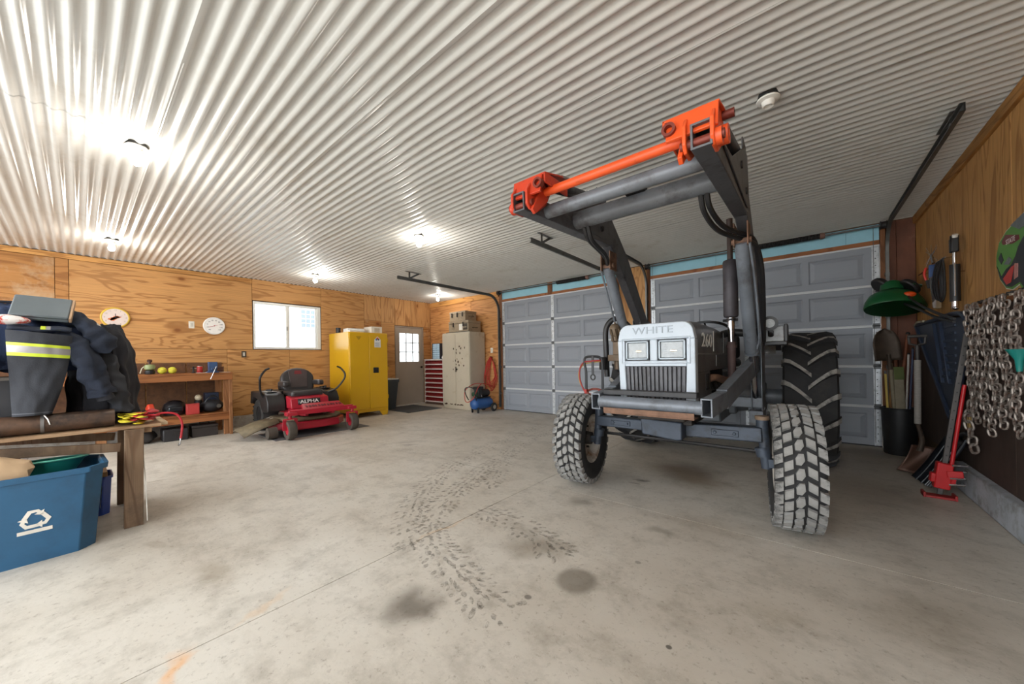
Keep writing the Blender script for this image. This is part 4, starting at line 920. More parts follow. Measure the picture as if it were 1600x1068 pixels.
# ---- beige steel cabinet
bc = thing('steel_cabinet', 'tall beige two-door steel cabinet with chipped paint', 'cabinet', (1.615,-.28,0))
BEI = M('beige_enamel', (190,180,160), .5, var=.05, scale=3, dirt=(166,150,126), dscale=5, dlo=.58, dhi=.8)
bx0, bx1, by0, by1, bz1 = 1.145, 2.085, -.53, -.04, 1.79
pw(MB().box((bx0,by0,.06),(bx1,by1,bz1)).box((bx0+.01,by0+.01,0),(bx1-.01,by1,.06)), 'body', BEI, bc, bev=.006)
for a, c in ((bx0+.012,1.612),(1.618,bx1-.012)):
    dd = pw(MB().box((a,by0-.016,.10),(c,by0,bz1-.03)), 'door', BEI, bc, bev=.004)
hb_ = pw(MB().cyl((1.655,by0-.016,.93),(1.655,by0-.04,.93),.022,n=14).bar((1.655,by0-.045,.99),(1.655,by0-.045,.87),.02,.012,(0,1,0)), 'handle', M('handle_dark',(60,52,46),.4,.6), bc)
rn = random.Random(3); ch = MB()
for k in range(34):
    if k < 20: cx_, cz_, s_ = rn.gauss(1.66,.11), rn.gauss(1.06 if k < 11 else 1.32,.09), rn.uniform(.010,.034)
    else: cx_, cz_, s_ = rn.uniform(1.2,2.05), rn.uniform(.075,.125), rn.uniform(.012,.035)
    if k >= 20: cz_ = max(.105, cz_)
    poly = [(cx_+s_*math.cos(a)*rn.uniform(.5,1.2)*(1.8 if k>=20 else .8), by0-.0172, cz_+s_*(1 if k<20 else .5)*math.sin(a)*rn.uniform(.5,1.4)) for a in [i*PI/4 for i in range(8)]]
    ch.add(poly,[tuple(range(8))])
pw(ch,'chipped_paint',M('rust_chip',(70,52,40),.8,.1,var=.3),bc,smooth=0)['kind']='stuff'
# equipment cases on top
ARM = M('olive_beige_case', (158,142,118), .55, .1, var=.12, scale=8, dirt=(110,96,80), dscale=8, dlo=.52, dhi=.72)
def gear_case(label, x0, x1, y0, y1, z0, z1, nl):
    o = thing('equipment_case', label, 'case', ((x0+x1)/2,(y0+y1)/2,z0), group='metal equipment cases on the beige cabinet')
    pw(MB().box((x0,y0,z0),(x1,y1,z1-.06)), 'case_body', ARM, o, bev=.008); pw(MB().box((x0-.004,y0-.004,z1-.058),(x1+.004,y1+.004,z1)), 'case_lid', ARM, o, bev=.008)
    for k in range(nl):
        xx = x0+(x1-x0)*(k+.5)/nl
        pw(MB().box((xx-.014,y0-.018,z1-.13),(xx+.014,y0-.002,z1-.03)), 'latch', DARKST, o, bev=.003)
    pw(MB().tube([(x1+.005,-.38,z0+.1),(x1+.03,-.37,z0+.1),(x1+.03,-.23,z0+.1),(x1+.005,-.22,z0+.1)],.006,6), 'handle', DARKST, o)
    return o
g1 = gear_case('lower scuffed olive case with a dial panel on the beige cabinet', 1.345, 2.02, -.50, -.10, bz1, 2.055, 2)
pw(MB().box((1.72,-.512,1.84),(1.83,-.503,1.98)), 'paper_note', M('note_white',(226,222,212),.8), g1); pw(MB().box((1.86,-.512,1.84),(1.99,-.503,1.98)), 'dial_panel', M('panel_dark',(70,64,56),.5), g1, bev=.003)
for k in range(3): pw(MB().cyl((1.88+.04*k,-.525,1.9),(1.88+.04*k,-.51,1.9),.012,n=12), 'dial', M('dial_pale',(180,170,150),.4), g1)
g2 = gear_case('upper olive case stacked on another case above the beige cabinet', 1.36, 1.90, -.48, -.12, 2.06, 2.285, 3)
tag(MB().tube(smoothpath([(2.05,-.518,1.80),(1.85,-.515,1.80),(1.72,-.52,1.80),(1.6,-.515,1.80),(1.45,-.519,1.80),(1.25,-.5,1.80)],6),.008,6).build('extension_lead', HOSE), 'thin black lead lying along the front edge of the beige cabinet top', 'lead')
# ---- air compressor and hose
ac = thing('air_compressor', 'blue tank air compressor with black motor beside the beige cabinet', 'compressor', (2.42,-.52,0))
BLU = M('compressor_blue', (44,88,150), .35, var=.08)
part(MB().lathe([(0,-.30),(.06,-.292),(.10,-.265),(.122,-.22),(.126,-.18),(.126,.18),(.122,.22),(.10,.265),(.06,.292),(0,.30)],(0,0,.19),'y',24), 'tank', BLU, ac)
part(MB().box((-.09,-.16,.31),(.09,.2,.325)), 'saddle', BLACK, ac)
part(MB().lathe([(0,-.13),(.075,-.13),(.085,-.11),(.085,.11),(.075,.13),(0,.13)],(0,.06,.41),'y',18), 'motor', BLACK, ac)
part(MB().box((-.07,-.17,.33),(.07,-.05,.50)).box((-.085,-.18,.50),(.085,-.02,.56)), 'pump_head', M('pump_dark',(46,48,48),.5,.3), ac, bev=.008)
part(MB().cyl((-.05,-.2,.40),(.05,-.2,.40),.05,n=16), 'green_filter', M('filter_green',(40,74,50),.5), ac)
part(MB().tube(smoothpath([(-.12,-.28,.28),(-.14,-.34,.40),(-.14,-.36,.52),(-.05,-.36,.56),(.05,-.36,.56),(.14,-.36,.52),(.14,-.34,.40),(.12,-.28,.28)],5),.011,8), 'handle', BLACK, ac)
for s in (-1,1):
    w_ = part(MB().lathe([(.03,-.02),(.085,-.022),(.095,-.012),(.095,.012),(.085,.022),(.03,.02)],(s*.16,.22,.095),'x',20), 'wheel', RUBBER, ac); part(MB().cyl((s*.135,.22,.095),(s*.186,.22,.095),.045,n=14), 'hub', M('hub_grey',(170,160,150),.5), w_)
    part(MB().bar((s*.09,-.2,.12),(s*.09,-.2,0),.03,.03), 'foot', BLACK, ac)
part(MB().cyl((0,-.06,.325),(.09,-.10,.36),.008,n=6).cyl((.09,-.10,.36),(.09,-.125,.36),.025,n=12), 'gauge', CHROME, ac)
hz = thing('air_hose', 'red air hose looped on a hook on the plywood above the compressor', 'hose', (2.30,-.02,1.2))
HR = M('hose_red', (178,52,44), .5, var=.1); pw(MB().cyl((2.29,-.001,1.20),(2.29,-.09,1.215),.008,n=8), 'hook', DARKST, hz)
for k in range(6):
    w = .06+.022*k; b_ = .42+.05*((k*3)%5); pts = [(2.29,-.03-.011*k,1.21),(2.29-w*.7,-.035-.011*k,1.02),(2.27-w,-.04-.011*k,b_+.2),(2.29,-.04-.011*k,b_),(2.33+w,-.04-.011*k,b_+.22),(2.30+w*.7,-.035-.011*k,1.02)]
    pw(MB().tube(smoothpath(pts+[pts[0]],6)[:-1],.0085,7,closed=True), 'hose_loop', HR, hz)
# coil of hose over the compressor
pw(MB().tube(smoothpath([(2.40,-.12,.55),(2.30,-.55,.62),(2.22,-.80,.50),(2.25,-.86,.30),(2.36,-.88,.24),(2.5,-.84,.34),(2.52,-.72,.55),(2.46,-.5,.62),(2.42,-.1,.5)],7),.0085,7), 'hose_loop', HR, hz)
# ---- wall fittings
def outlet(label, loc, n, col=(226,220,206)):
    o = thing('outlet', label, 'outlet', loc); a = Vector(n); s = Vector((0,1,0)) if abs(n[0]) else Vector((1,0,0)); mt_ = M('outlet_%d'%col[0],col,.4)
    c = [s*.035+Vector((0,0,.057)), s*.035-Vector((0,0,.057))]
    part(MB().box(s*-.036+Vector((0,0,-.058)), s*.036+Vector((0,0,.058))+a*.007), 'cover_plate', mt_, o, bev=.002)
    part(MB().box(s*-.016+Vector((0,0,-.033))+a*.007, s*.016+Vector((0,0,.033))+a*.012), 'receptacle', M('recept',(200,194,180),.4), o, bev=.002)
outlet('small white outlet plate on plywood left of the white thermometer', (.002,-4.93,1.804), (1,0,0)); outlet('dark outlet box on plywood below the window corner', (.002,-4.217,1.313), (1,0,0), (70,58,46))
outlet('white switch plate on the plywood between door and blue organizer', (.108,-.002,1.28), (0,-1,0)); outlet('white switch plate on plywood above the red hose', (2.275,-.002,1.36), (0,-1,0))
def dial(name, label, y, z, r, rim, face, cat):
    o = thing(name, label, cat, (.004,y,z))
    part(MB().lathe([(0,0),(r,0),(r,.02),(r-.012,.03),(r-.03,.026),(0,.018)],(0,0,0),'x',36), 'rim', M(name+'_rim',rim,.4), o)
    part(MB().cyl((.018,0,0),(.0278,0,0),r-.022,n=36), 'face', M(name+'_face',face,.5,var=.04,scale=20), o)
    return o
c1 = dial('wall_clock', 'round wall clock with yellow rim above the jacket pile', -5.782, 1.853, .152, (206,170,60), (214,196,188), 'clock')
NUMK = M('numeral_ink',(60,56,60),.6)
for k in range(12): a = k*PI/6; text(str(12 if k == 0 else k), .03, M('numeral_grey',(150,140,140),.6), c1, (.029,.108*math.sin(a),.108*math.cos(a)), (PI/2,0,PI/2), 'numeral', .0006)
mb = MB()
for k in range(7): mb.add([(.0285,-.03+.05*mnoise.noise(Vector((k,.3,j*.7)))+.014*k*.6-.01+.03*math.cos(j),-.03+.016*k*.4+.022*math.sin(j)) for j in [q*PI/3 for q in range(6)]],[tuple(range(6))])
part(mb,'dial_picture',M('picture_orange',(214,120,72),.6,var=.25,scale=60),c1,smooth=0)
part(MB().box((.030,-.003,-.01),(.0315,.003,.06)), 'hour_hand', NUMK, c1); part(MB().bar((.032,0,0),(.032,.07,.03),.0012,.004,(1,0,0)), 'minute_hand', NUMK, c1)
c2 = dial('wall_thermometer', 'round white dial thermometer with red needle left of the window', -4.637, 1.803, .150, (232,228,222), (238,234,228), 'thermometer')
for k in range(10): a = R(-135+30*k); text(str(-40+20*k if k < 9 else 120), .028, NUMK, c2, (.029,.095*math.sin(a),.095*math.cos(a)), (PI/2,0,PI/2), 'numeral', .0006)
tk = MB()
for k in range(41): a = R(-135+270*k/40); tk.bar((.0288,.118*math.sin(a),.118*math.cos(a)),(.0288,.124*math.sin(a),.124*math.cos(a)),.0008,.002,(1,0,0))
part(tk,'scale_marks',NUMK,c2,smooth=0)['kind']='stuff'
part(MB().add([(.031,-.075,-.022),(.031,-.073,-.03),(.031,.105,.036)],[(0,1,2)]).cyl((.028,0,0),(.034,0,0),.008,n=12), 'needle', M('needle_red',(170,40,36),.5), c2, smooth=0)

# ---- workbench shelf along the plywood wall
OLDW = plywood('old_bench_wood', (150,96,56), 'y', knots=False); OLDZ = plywood('old_bench_post', (150,104,68), 'z', knots=False); OSB = M('dark_osb', (96,64,40), .8, var=.35, scale=14)
bs = thing('workbench', 'old brown wooden workbench with a lower shelf along the plywood wall', 'workbench', (.34,-5.9,0)); b0, b1 = -7.35, -4.53
for k in range(4): pw(MB().box((.03+k*.155,b0,.975),(.182+k*.155,b1,1.005)), 'top_board', OLDW, bs, bev=.003)
pw(MB().box((.61,b0,.885),(.65,b1,.974)), 'front_rail', OLDW, bs, bev=.003); pw(MB().box((.03,b0,.885),(.07,b1-.01,.974)), 'back_rail', OLDW, bs, bev=.003)
for k in range(4): pw(MB().box((.03+k*.15,b0,.345),(.178+k*.15,b1-.03,.365)), 'shelf_board', OLDW, bs, bev=.003)
pw(MB().box((.61,b0,.245),(.65,b1,.343)), 'shelf_rail', OLDW, bs, bev=.003); pw(MB().box((.03,b0,.245),(.07,b1-.03,.343)), 'shelf_rail', OLDW, bs, bev=.003)
for yy in (b0+.05, -5.95, -4.60):
    for xx in (.03, .565):
        pw(MB().box((xx,yy-.045,0),(xx+.04,yy+.045,.884)), 'post', OLDZ, bs, bev=.003)
pw(MB().box((.6505,-4.585,0),(.685,-4.545,.884)), 'post', OLDZ, bs, bev=.003)
for k in range(6): pw(MB().box((.004,b0+.47*k,.37),(.02,b0+.47*k+.455,1.17)), 'back_panel', OSB, bs, bev=.002)
ZB = 1.006
o = thing('camp_stove', 'small green camp burner at the near end of the workbench top', 'burner', (.5,-5.475,ZB))
part(MB().lathe([(.05,0),(.055,.01),(.055,.05),(.04,.06),(0,.06)],n=18), 'base', BLACK, o); part(MB().lathe([(.03,.06),(.058,.075),(.062,.11),(.055,.135),(.03,.145),(0,.145)],n=20), 'fuel_tank', M('tank_green',(132,142,96),.4,var=.15), o)
part(MB().cyl((0,0,.145),(0,0,.18),.012,n=10).cyl((-.01,-.0,.18),(.0,0,.21),.028,n=12), 'burner_head', M('burner_brown',(70,40,34),.5), o); part(MB().tube([(.0,-.05,.12),(0,-.08,.09),(.01,-.10,.015)],.007,6), 'hose', M('hose_pale',(196,186,160),.5), o)
for k,(yy,lab) in enumerate(((-5.345,'left of two yellow balls on the workbench top'),(-5.235,'right of two yellow balls on the workbench top'))):
    o = thing('yellow_ball', lab, 'ball', (.5,yy,ZB), group='yellow balls on the workbench')
    part(MB().ell((0,0,.051),(.051,.051,.051),22,14), 'ball', M('ball_yellow',(206,200,60),.7,var=.1), o); part(MB().tube([(.0515*math.cos(a),.0515*math.sin(a)*math.cos(.5*math.sin(2*a)),.051+.0515*math.sin(a)*math.sin(.5*math.sin(2*a))) for a in [i*PI/16 for i in range(32)]],.0015,5,closed=True), 'seam', M('seam_red',(190,90,60),.7), o)
o = thing('hand_tap', 'small grey hand tool standing on the workbench near the red can', 'tool', (.48,-4.99,ZB)); part(MB().lathe([(.025,0),(.025,.012),(.012,.02),(.01,.09),(.014,.1),(0,.105)],n=12), 'body', DARKST, o); part(MB().cyl((0,-.035,.07),(0,.035,.07),.006,n=6), 'bar', CHROME, o)
o = thing('red_can', 'small red can beside the blue vise on the workbench', 'can', (.40,-4.90,ZB)); part(MB().lathe([(.036,0),(.038,.004),(.038,.095),(.034,.1),(0,.1)],n=18), 'can', M('can_red',(180,40,36),.4), o); part(MB().lathe([(.033,.1),(.033,.108),(0,.108)],n=16), 'lid', M('lid_grey',(180,178,172),.35,.6), o)
o = thing('bench_vise', 'blue bench vise bolted to the workbench edge', 'vise', (.58,-4.775,ZB)); VB = M('vise_blue',(52,74,110),.45,var=.2)
part(MB().box((-.07,-.07,0),(.07,.07,.02)).box((-.05,-.05,.02),(.04,.05,.1)), 'base', VB, o, bev=.006); part(MB().box((-.03,-.055,.1),(-.005,.055,.17)), 'fixed_jaw', VB, o, bev=.004); part(MB().box((.02,-.055,.06),(.055,.055,.17)).box((.0,-.025,.045),(.07,.025,.08)), 'moving_jaw', VB, o, bev=.004)
part(MB().cyl((.05,0,.06),(.115,0,.06),.012,n=10), 'screw', CHROME, o); part(MB().cyl((.108,.03,.10),(.108,-.045,-.10),.006,n=8), 'handle_bar', CHROME, o)
for k,(yy,l_,lab) in enumerate(((-4.90,.10,'white paper sheet lying before the red can on the workbench'),(-4.62,.13,'white sheet of paper at the far end of the workbench'))): tag(MB().box((.48,yy-.06,ZB),(.48+l_,yy+.07,ZB+.003)).build('paper_sheet', M('paper',(240,238,230),.8)), lab, 'paper')
o = thing('coil_cord', 'brown coiled cord at the far end of the workbench top', 'cord', (.30,-4.66,ZB)); part(MB().tube([(.06*math.cos(a)*(1-.02*a/3),.08*math.sin(a),.012+.0035*a) for a in [i*.35 for i in range(60)]],.009,6), 'coil', M('cord_brown',(96,60,46),.6), o)
ZS = .366
def lump(c, r, seed, amp=.18, f=9, nu=22, nv=14):
    mb = MB().ell((0,0,0), r, nu, nv)
    for i, v in enumerate(mb.v): mb.v[i] = v*(1+amp*mnoise.noise(Vector((v.x*f+seed,v.y*f,v.z*f))))
    zmin = min(v.z for v in mb.v); mb.v = [v+Vector((c[0],c[1],c[2]-zmin)) for v in mb.v]; return mb
o = thing('orange_power_tool', 'orange and black power tool on the lower bench shelf', 'tool', (.45,-5.49,ZS)); part(MB().cyl((-.1,-.02,.07),(.06,.02,.08),.055,n=16), 'motor', BLACK, o); part(MB().bar((.0,.0,.1),(.10,.02,.17),.07,.1), 'housing', M('tool_orange',(206,66,40),.4), o, bev=.015); part(MB().box((-.12,-.1,0),(.12,.1,.02)), 'sole_plate', DARKST, o)
o = thing('black_helmet', 'black round helmet on the lower bench shelf left of the red tin', 'helmet', (.36,-5.20,ZS)); part(MB().lathe([(.125,0),(.135,.03),(.14,.1),(.12,.17),(.07,.215),(0,.23)],n=26), 'shell', M('helmet_black',(28,28,32),.3), o); part(MB().box((.10,-.09,.05),(.142,.09,.14)), 'visor', M('visor_dark',(18,22,30),.1), o, bev=.02)
o = thing('red_tin', 'red square tin on the lower bench shelf in the middle', 'tin', (.53,-5.015,ZS)); part(MB().box((-.05,-.075,0),(.05,.075,.15)), 'tin_body', M('tin_red',(176,58,54),.45,var=.08), o, bev=.006); part(MB().box((-.052,-.077,.15),(.052,.077,.165)), 'tin_lid', M('tin_red',(176,58,54),.45), o, bev=.004)
o = thing('tool_bag', 'black tool bag on the lower bench shelf by the end post', 'bag', (.42,-4.76,ZS)); part(lump((0,0,0),(.15,.15,.10),4,.12), 'bag_body', M('bag_black',(26,26,30),.7), o); part(MB().tube(smoothpath([(.05,-.1,.16),(.06,-.04,.24),(.06,.04,.24),(.05,.1,.16)],5),.010,7), 'bag_handle', BLACK, o); part(MB().cyl((.14,.06,.10),(.155,.06,.10),.03,n=14), 'buckle', M('buckle_grey',(120,118,112),.3,.6), o)
o = thing('work_light', 'pale round lamp resting behind the black tool bag', 'lamp', (.25,-4.90,ZS)); part(MB().lathe([(.05,0),(.05,.18),(.02,.2)],n=14), 'stand', BLACK, o); part(MB().ell((.02,0,.235),(.05,.05,.05)), 'globe', M('globe_pale',(190,176,150),.3), o)
o = thing('blue_case', 'dark blue case against the back of the lower bench shelf', 'case', (.16,-4.72,ZS)); part(MB().box((-.08,-.09,0),(.08,.09,.3)), 'case_body', M('case_darkblue',(34,44,66),.5), o, bev=.01); part(MB().box((.08,-.03,.24),(.095,.03,.26)), 'latch', DARKST, o)
o = thing('tool_chest', 'dark grey toolbox on the floor under the workbench end', 'toolbox', (.43,-4.86,0)); part(MB().box((-.12,-.17,0),(.12,.15,.14)), 'box', M('chest_dark',(58,52,50),.5,.1,var=.15), o, bev=.008); part(MB().box((-.125,-.175,.14),(.125,.155,.185)), 'lid', M('chest_dark',(58,52,50),.5), o, bev=.012); part(MB().tube([(.0,-.07,.185),(0,-.06,.215),(0,.05,.215),(0,.06,.185)],.008,6), 'handle', BLACK, o)
o = thing('black_case', 'black plastic case on the floor under the workbench middle', 'case', (.48,-5.22,0)); part(MB().box((-.14,-.14,0),(.14,.14,.18)), 'case_body', M('case_black',(38,36,38),.5), o, bev=.012); part(MB().box((.14,-.04,.1),(.155,.04,.15)), 'latch', DARKST, o, bev=.003)
o = thing('engine_part', 'dark greasy engine part on the floor beside the black case', 'engine part', (.45,-5.56,0)); part(lump((0,0,0),(.14,.15,.10),9,.3,12), 'casting', ENG, o); part(MB().cyl((.08,-.08,.09),(.17,-.12,.09),.045,n=14), 'pulley', DARKST, o); part(MB().cyl((-.02,.08,.12),(-.02,.08,.24),.02,n=10), 'stub_pipe', ENG, o)

# ---- red zero-turn mower (local +x = forward)
mw = thing('riding_mower', 'red zero-turn riding mower with black seat and lap bars', 'mower', (1.32,-3.70,.007))
RED = M('mower_red', (168,30,48), .35, var=.06, scale=4, dirt=(120,26,38), dscale=5, dlo=.6, dhi=.8); DECKK = M('deck_dusty', (104,92,70), .75, var=.25, scale=12); BODYK = M('mower_black', (40,38,38), .4, var=.12)
def mwheel(x, y, r, w, name, hubm, tw):
    o = part(MB().lathe([(r*.5,-w*.42),(r*.8,-w*.5),(r*.95,-w*.42),(r,-w*.25),(r,w*.25),(r*.95,w*.42),(r*.8,w*.5),(r*.5,w*.42)],(x,y,r),'y',30,closed=True), name, tw, mw)
    part(MB().lathe([(0,-w*.2),(r*.2,-w*.22),(r*.5,-w*.36),(r*.52,-w*.36),(r*.52,w*.36),(r*.5,w*.36),(r*.2,w*.22),(0,w*.2)],(x,y,r),'y',22), 'rim', hubm, o)
    return o
DUST = M('dusty_rubber', (74,66,58), .85, var=.2, scale=10)
for s in (-1,1):
    rw_ = mwheel(-.58, s*.40, .27, .25, 'drive_tyre', BODYK, M('drive_rubber',(48,45,43),.85,var=.2,scale=14))
    for q in range(22):
        a = q*2*PI/22
        if q == 0: tb = part(MB().box((-.012,-.12,.265),(.012,.12,.278)), 'tread_bar', M('drive_rubber',(48,45,43),.85), rw_); o = tb
        else: o = dup(tb, rw_)
        o.location = (-.58,s*.40,.27); o.rotation_euler = (0,a,0)
    mwheel(.72, s*.465, .14, .12, 'caster_tyre', RED, DUST)
    fk = MB().bar((.72,s*.465-.075,.14),(.72,s*.465-.075,.30),.05,.012,(1,0,0)).bar((.72,s*.465+.075,.14),(.72,s*.465+.075,.30),.05,.012,(1,0,0)).box((.68,s*.465-.08,.295),(.76,s*.465+.08,.31)).cyl((.72,s*.465,.31),(.72,s*.465,.40),.025,n=12)
    part(fk,'caster_fork',RED,mw,bev=.003)
    part(MB().bar((.66,s*.22,.37),(.60,s*.50,.37),.07,.05).bar((.72,s*.38,.375),(.72,s*.52,.375),.10,.05), 'caster_arm', RED, mw, bev=.006)
    part(MB().bar((-.5,s*.26,.35),(.62,s*.20,.35),.05,.09), 'frame_rail', RED, mw, bev=.005)
    # side pods with controls
    pod = part(MB().prism([(-.82,.46),(-.78,.66),(-.20,.66),(-.02,.62),(.06,.50),(.06,.36),(-.2,.34),(-.34,.52),(-.62,.56),(-.80,.44)],'y',s*.30,s*.56), 'side_pod', BODYK, mw, bev=.02,seg=3)
    part(MB().box((-.45,s*.36,.66),(-.15,s*.50,.672)), 'control_panel', M('panel_pale',(150,150,148),.4) if s < 0 else BLACK, pod, bev=.004)
    for q in range(3): part(MB().cyl((-.40+.1*q,s*.43,.67),(-.40+.1*q,s*.43,.69+.01*q),.02,n=12), 'control_knob', BLACK, pod)
    part(MB().tube(smoothpath([(-.16,s*.50,.52),(-.10,s*.60,.66),(.06,s*.655,.86),(.08,s*.65,.93),(.05,s*.58,1.02),(.02,s*.52,1.05)] if s < 0 else [(-.02,s*.40,.60),(.04,s*.52,.66),(.10,s*.63,.82),(.10,s*.65,.92),(.06,s*.60,1.02),(.03,s*.54,1.06)],6),.016,9), 'lap_bar', BLACK, mw)
part(MB().bar((.70,-.48,.385),(.70,.48,.385),.06,.075), 'front_cross_beam', RED, mw, bev=.006)
fp = part(MB().add([(.74,-.30,.42),(.74,.34,.42),(.60,.30,.50),(.60,-.26,.50),(.72,-.30,.39),(.72,.34,.39),(.55,.30,.47),(.55,-.26,.47)],[(0,1,2,3),(7,6,5,4),(0,4,5,1),(1,5,6,2),(2,6,7,3),(3,7,4,0)]), 'foot_plate', RED, mw, bev=.006)
mk = MB()
for q in range(12): mk.box((-.004,-.25+q*.045,-.022+.004*(q%2)),(.004,-.228+q*.045+.006*(q%3),.024-.005*((q+1)%2)))
mk.v = [Matrix.Translation((.672,.02,.4625)) @ Matrix.Rotation(-math.atan2(.14,.08)+PI,4,'Y') @ v for v in mk.v]
part(mk,'cut_out_marks',M('letter_dark',(92,30,36),.5),fp,smooth=0)['kind']='stuff'
nc = part(MB().prism([(.08,.40),(.30,.40),(.26,.56),(.05,.60)],'y',-.30,.28), 'nose_panel', RED, mw, bev=.012)
part(MB().add([(.294,-.20,.455),(.294,.14,.455),(.272,.14,.545),(.272,-.20,.545)],[(0,1,2,3)]), 'name_backing', BLACK, nc, solid=.003)
text('ALPHA', .082, M('name_white',(230,226,222),.5), nc, (.288,-.03,.50), (R(76),0,PI/2), 'name_lettering', .002, (1.12,.95,1), .001)
part(MB().prism([(.05,.36),(.62,.36),(.62,.39),(.05,.40)],'y',-.26,.26), 'foot_well', RED, mw, bev=.004)
part(MB().lathe([(.0,.10),(.30,.10),(.32,.12),(.32,.20),(.28,.24),(0,.25)],(.22,0,0),n=8) if False else MB().prism([(-.28,-.50),(.30,-.52),(.52,-.34),(.56,0),(.52,.34),(.30,.52),(-.28,.50),(-.34,0)],'z',.09,.21), 'mower_deck', RED, mw, bev=.02,seg=3)
part(MB().prism([(-.24,-.46),(.28,-.48),(.48,-.32),(.50,0),(.48,.32),(.28,.48),(-.24,.46),(-.30,0)],'z',.21,.27), 'deck_top', DECKK, mw, bev=.03,seg=3)
part(MB().cyl((.25,-.26,.26),(.25,-.26,.33),.08,n=16).cyl((.25,.26,.26),(.25,.26,.33),.08,n=16).cyl((.1,0,.26),(.1,0,.33),.08,n=16), 'spindle_cover', DECKK, mw)['kind']='stuff'
chu = part(MB().grid([[(-.12,-.50,.24),(.02,-.50,.27),(.30,-.50,.27),(.40,-.50,.22)],[(-.16,-.70,.19),(.0,-.72,.23),(.28,-.72,.23),(.38,-.70,.17)],[(-.20,-.94,.08),(-.03,-.97,.13),(.24,-.97,.13),(.34,-.94,.06)]]), 'discharge_chute', DECKK, mw, solid=.014, smooth=60)
part(MB().cyl((.44,-.56,.085),(.44,-.68,.085),.085,n=18), 'deck_roller', DUST, mw)
for q in range(2): part(MB().bar((.02+.14*q,-.52,.276),(-.04+.16*q,-.96,.136),.03,.006), 'chute_rib', M('rib_pale',(170,166,156),.6), chu)
# engine behind, seat
part(MB().box((-.85,-.26,.36),(-.35,.26,.66)).cyl((-.6,0,.66),(-.6,0,.80),.2,n=22), 'engine', BODYK, mw, bev=.03,seg=3)
part(MB().box((-.92,-.45,.40),(-.87,.45,.52)), 'rear_bumper', BODYK, mw, bev=.01)
part(MB().box((-.35,-.25,.36),(.06,.25,.56)), 'seat_base', BODYK, mw, bev=.01)
SEATK = M('seat_vinyl', (54,50,50), .42, var=.08)
sb = MB(); rows_ = []
for i,(zz,xx,hw,th) in enumerate(((.62,.0,.21,.03),(.66,.0,.24,.05),(.70,-.02,.245,.06),(.725,-.06,.22,.04))): pass
part(MB().box((-.26,-.25,.56),(.16,.25,.675)), 'seat_cushion', SEATK, mw, bev=.045, seg=4)
bk = MB(); bp = []
for i in range(13):
    a = PI*i/12; bp.append((.265*math.cos(a), .86+.19*math.sin(a)))
bp += [(-.25,.68),(-.18,.61),(.18,.61),(.25,.68)]
bm_ = Matrix.Translation((-.26,0,.66)) @ Matrix.Rotation(R(-14),4,'Y') @ Matrix.Translation((0,0,-.66))
bk.prism(bp,'x',-.05,.055,M=bm_); bko = part(bk,'seat_back',SEATK,mw,bev=.04,seg=4)
part(MB().prism([(-.13,.70),(.13,.70),(.15,.98),(.09,1.02),(-.09,1.02),(-.15,.98)],'x',.056,.066,M=bm_), 'seat_insert', M('seat_insert_brown',(74,62,60),.5), bko, bev=.005)
part(MB().prism([(-.06,.93),(.06,.93),(.05,.99),(-.05,.99)],'x',.066,.069,M=bm_), 'seat_badge', M('badge_red',(120,40,44),.5), bko)
for s in (-1,1): part(MB().box((-.26,s*.27-.05,.74),(.02,s*.27+.05,.83)), 'armrest', SEATK, mw, bev=.03, seg=4)
# ================================================================ NEAR LEFT: SAWHORSE TABLE
WEATH = plywood('weathered_plank', (120,98,78), 'z', knots=False, stain=(84,68,54)); WEATHY = plywood('table_plank', (164,134,104), 'y', knots=False, stain=(132,104,78))
tb = thing('sawhorse_table', 'rough plank table on weathered legs at the left, under the jackets', 'table', (3.85,-6.6,0))
tx0, tx1, ty0, ty1, tz = 3.36, 4.22, -7.4, -5.755, .705
pw_ = (tx1-tx0)/4
for k in range(4): pw(MB().box((tx0+k*pw_+.002,ty0,tz-.022),(tx0+(k+1)*pw_-.002,ty1-(.012*((k*7)%3)),tz)), 'plank', WEATHY, tb, bev=.003)
pw(MB().box((tx0+.05,ty1-.09,tz-.06),(tx1-.02,ty1-.05,tz-.023)), 'cross_batten', WEATHY, tb, bev=.003)
pw(MB().box((3.74,ty1+.001,tz-.022),(4.16,ty1+.04,tz)), 'end_board', plywood('end_board_pale',(206,186,156),'x',knots=False), tb, bev=.003)
for yy in (-5.90,-7.2):
    for xa, xb in ((4.24,4.17),(3.56,3.64)):
        pw(MB().bar((xa,yy-.01,0),(xb,yy,tz-.023),.022,.10,(0,1,0)) if False else MB().prism([(yy-.055,0),(yy+.04,0),(yy+.05,tz-.023),(yy-.045,tz-.023)],'x',xa-.016,xa+.016), 'leg', WEATH, tb, bev=.003)
    pw(MB().bar((3.58,yy+.03,.30),(4.22,yy+.03,.34),.02,.07,(0,0,1)), 'stretcher', WEATH, tb, bev=.003)
for xx in (3.60,4.215): pw(MB().bar((xx-.03,-5.96,.56),(xx-.03,-6.75,tz-.055),.02,.06,(0,0,1)), 'brace', WEATH, tb, bev=.003)
pw(MB().tube([(4.19,-5.86,tz-.03),(4.245,-5.845,.3),(4.25,-5.84,.02)],.003,5), 'string', M('string_white',(224,222,214),.6), tb)
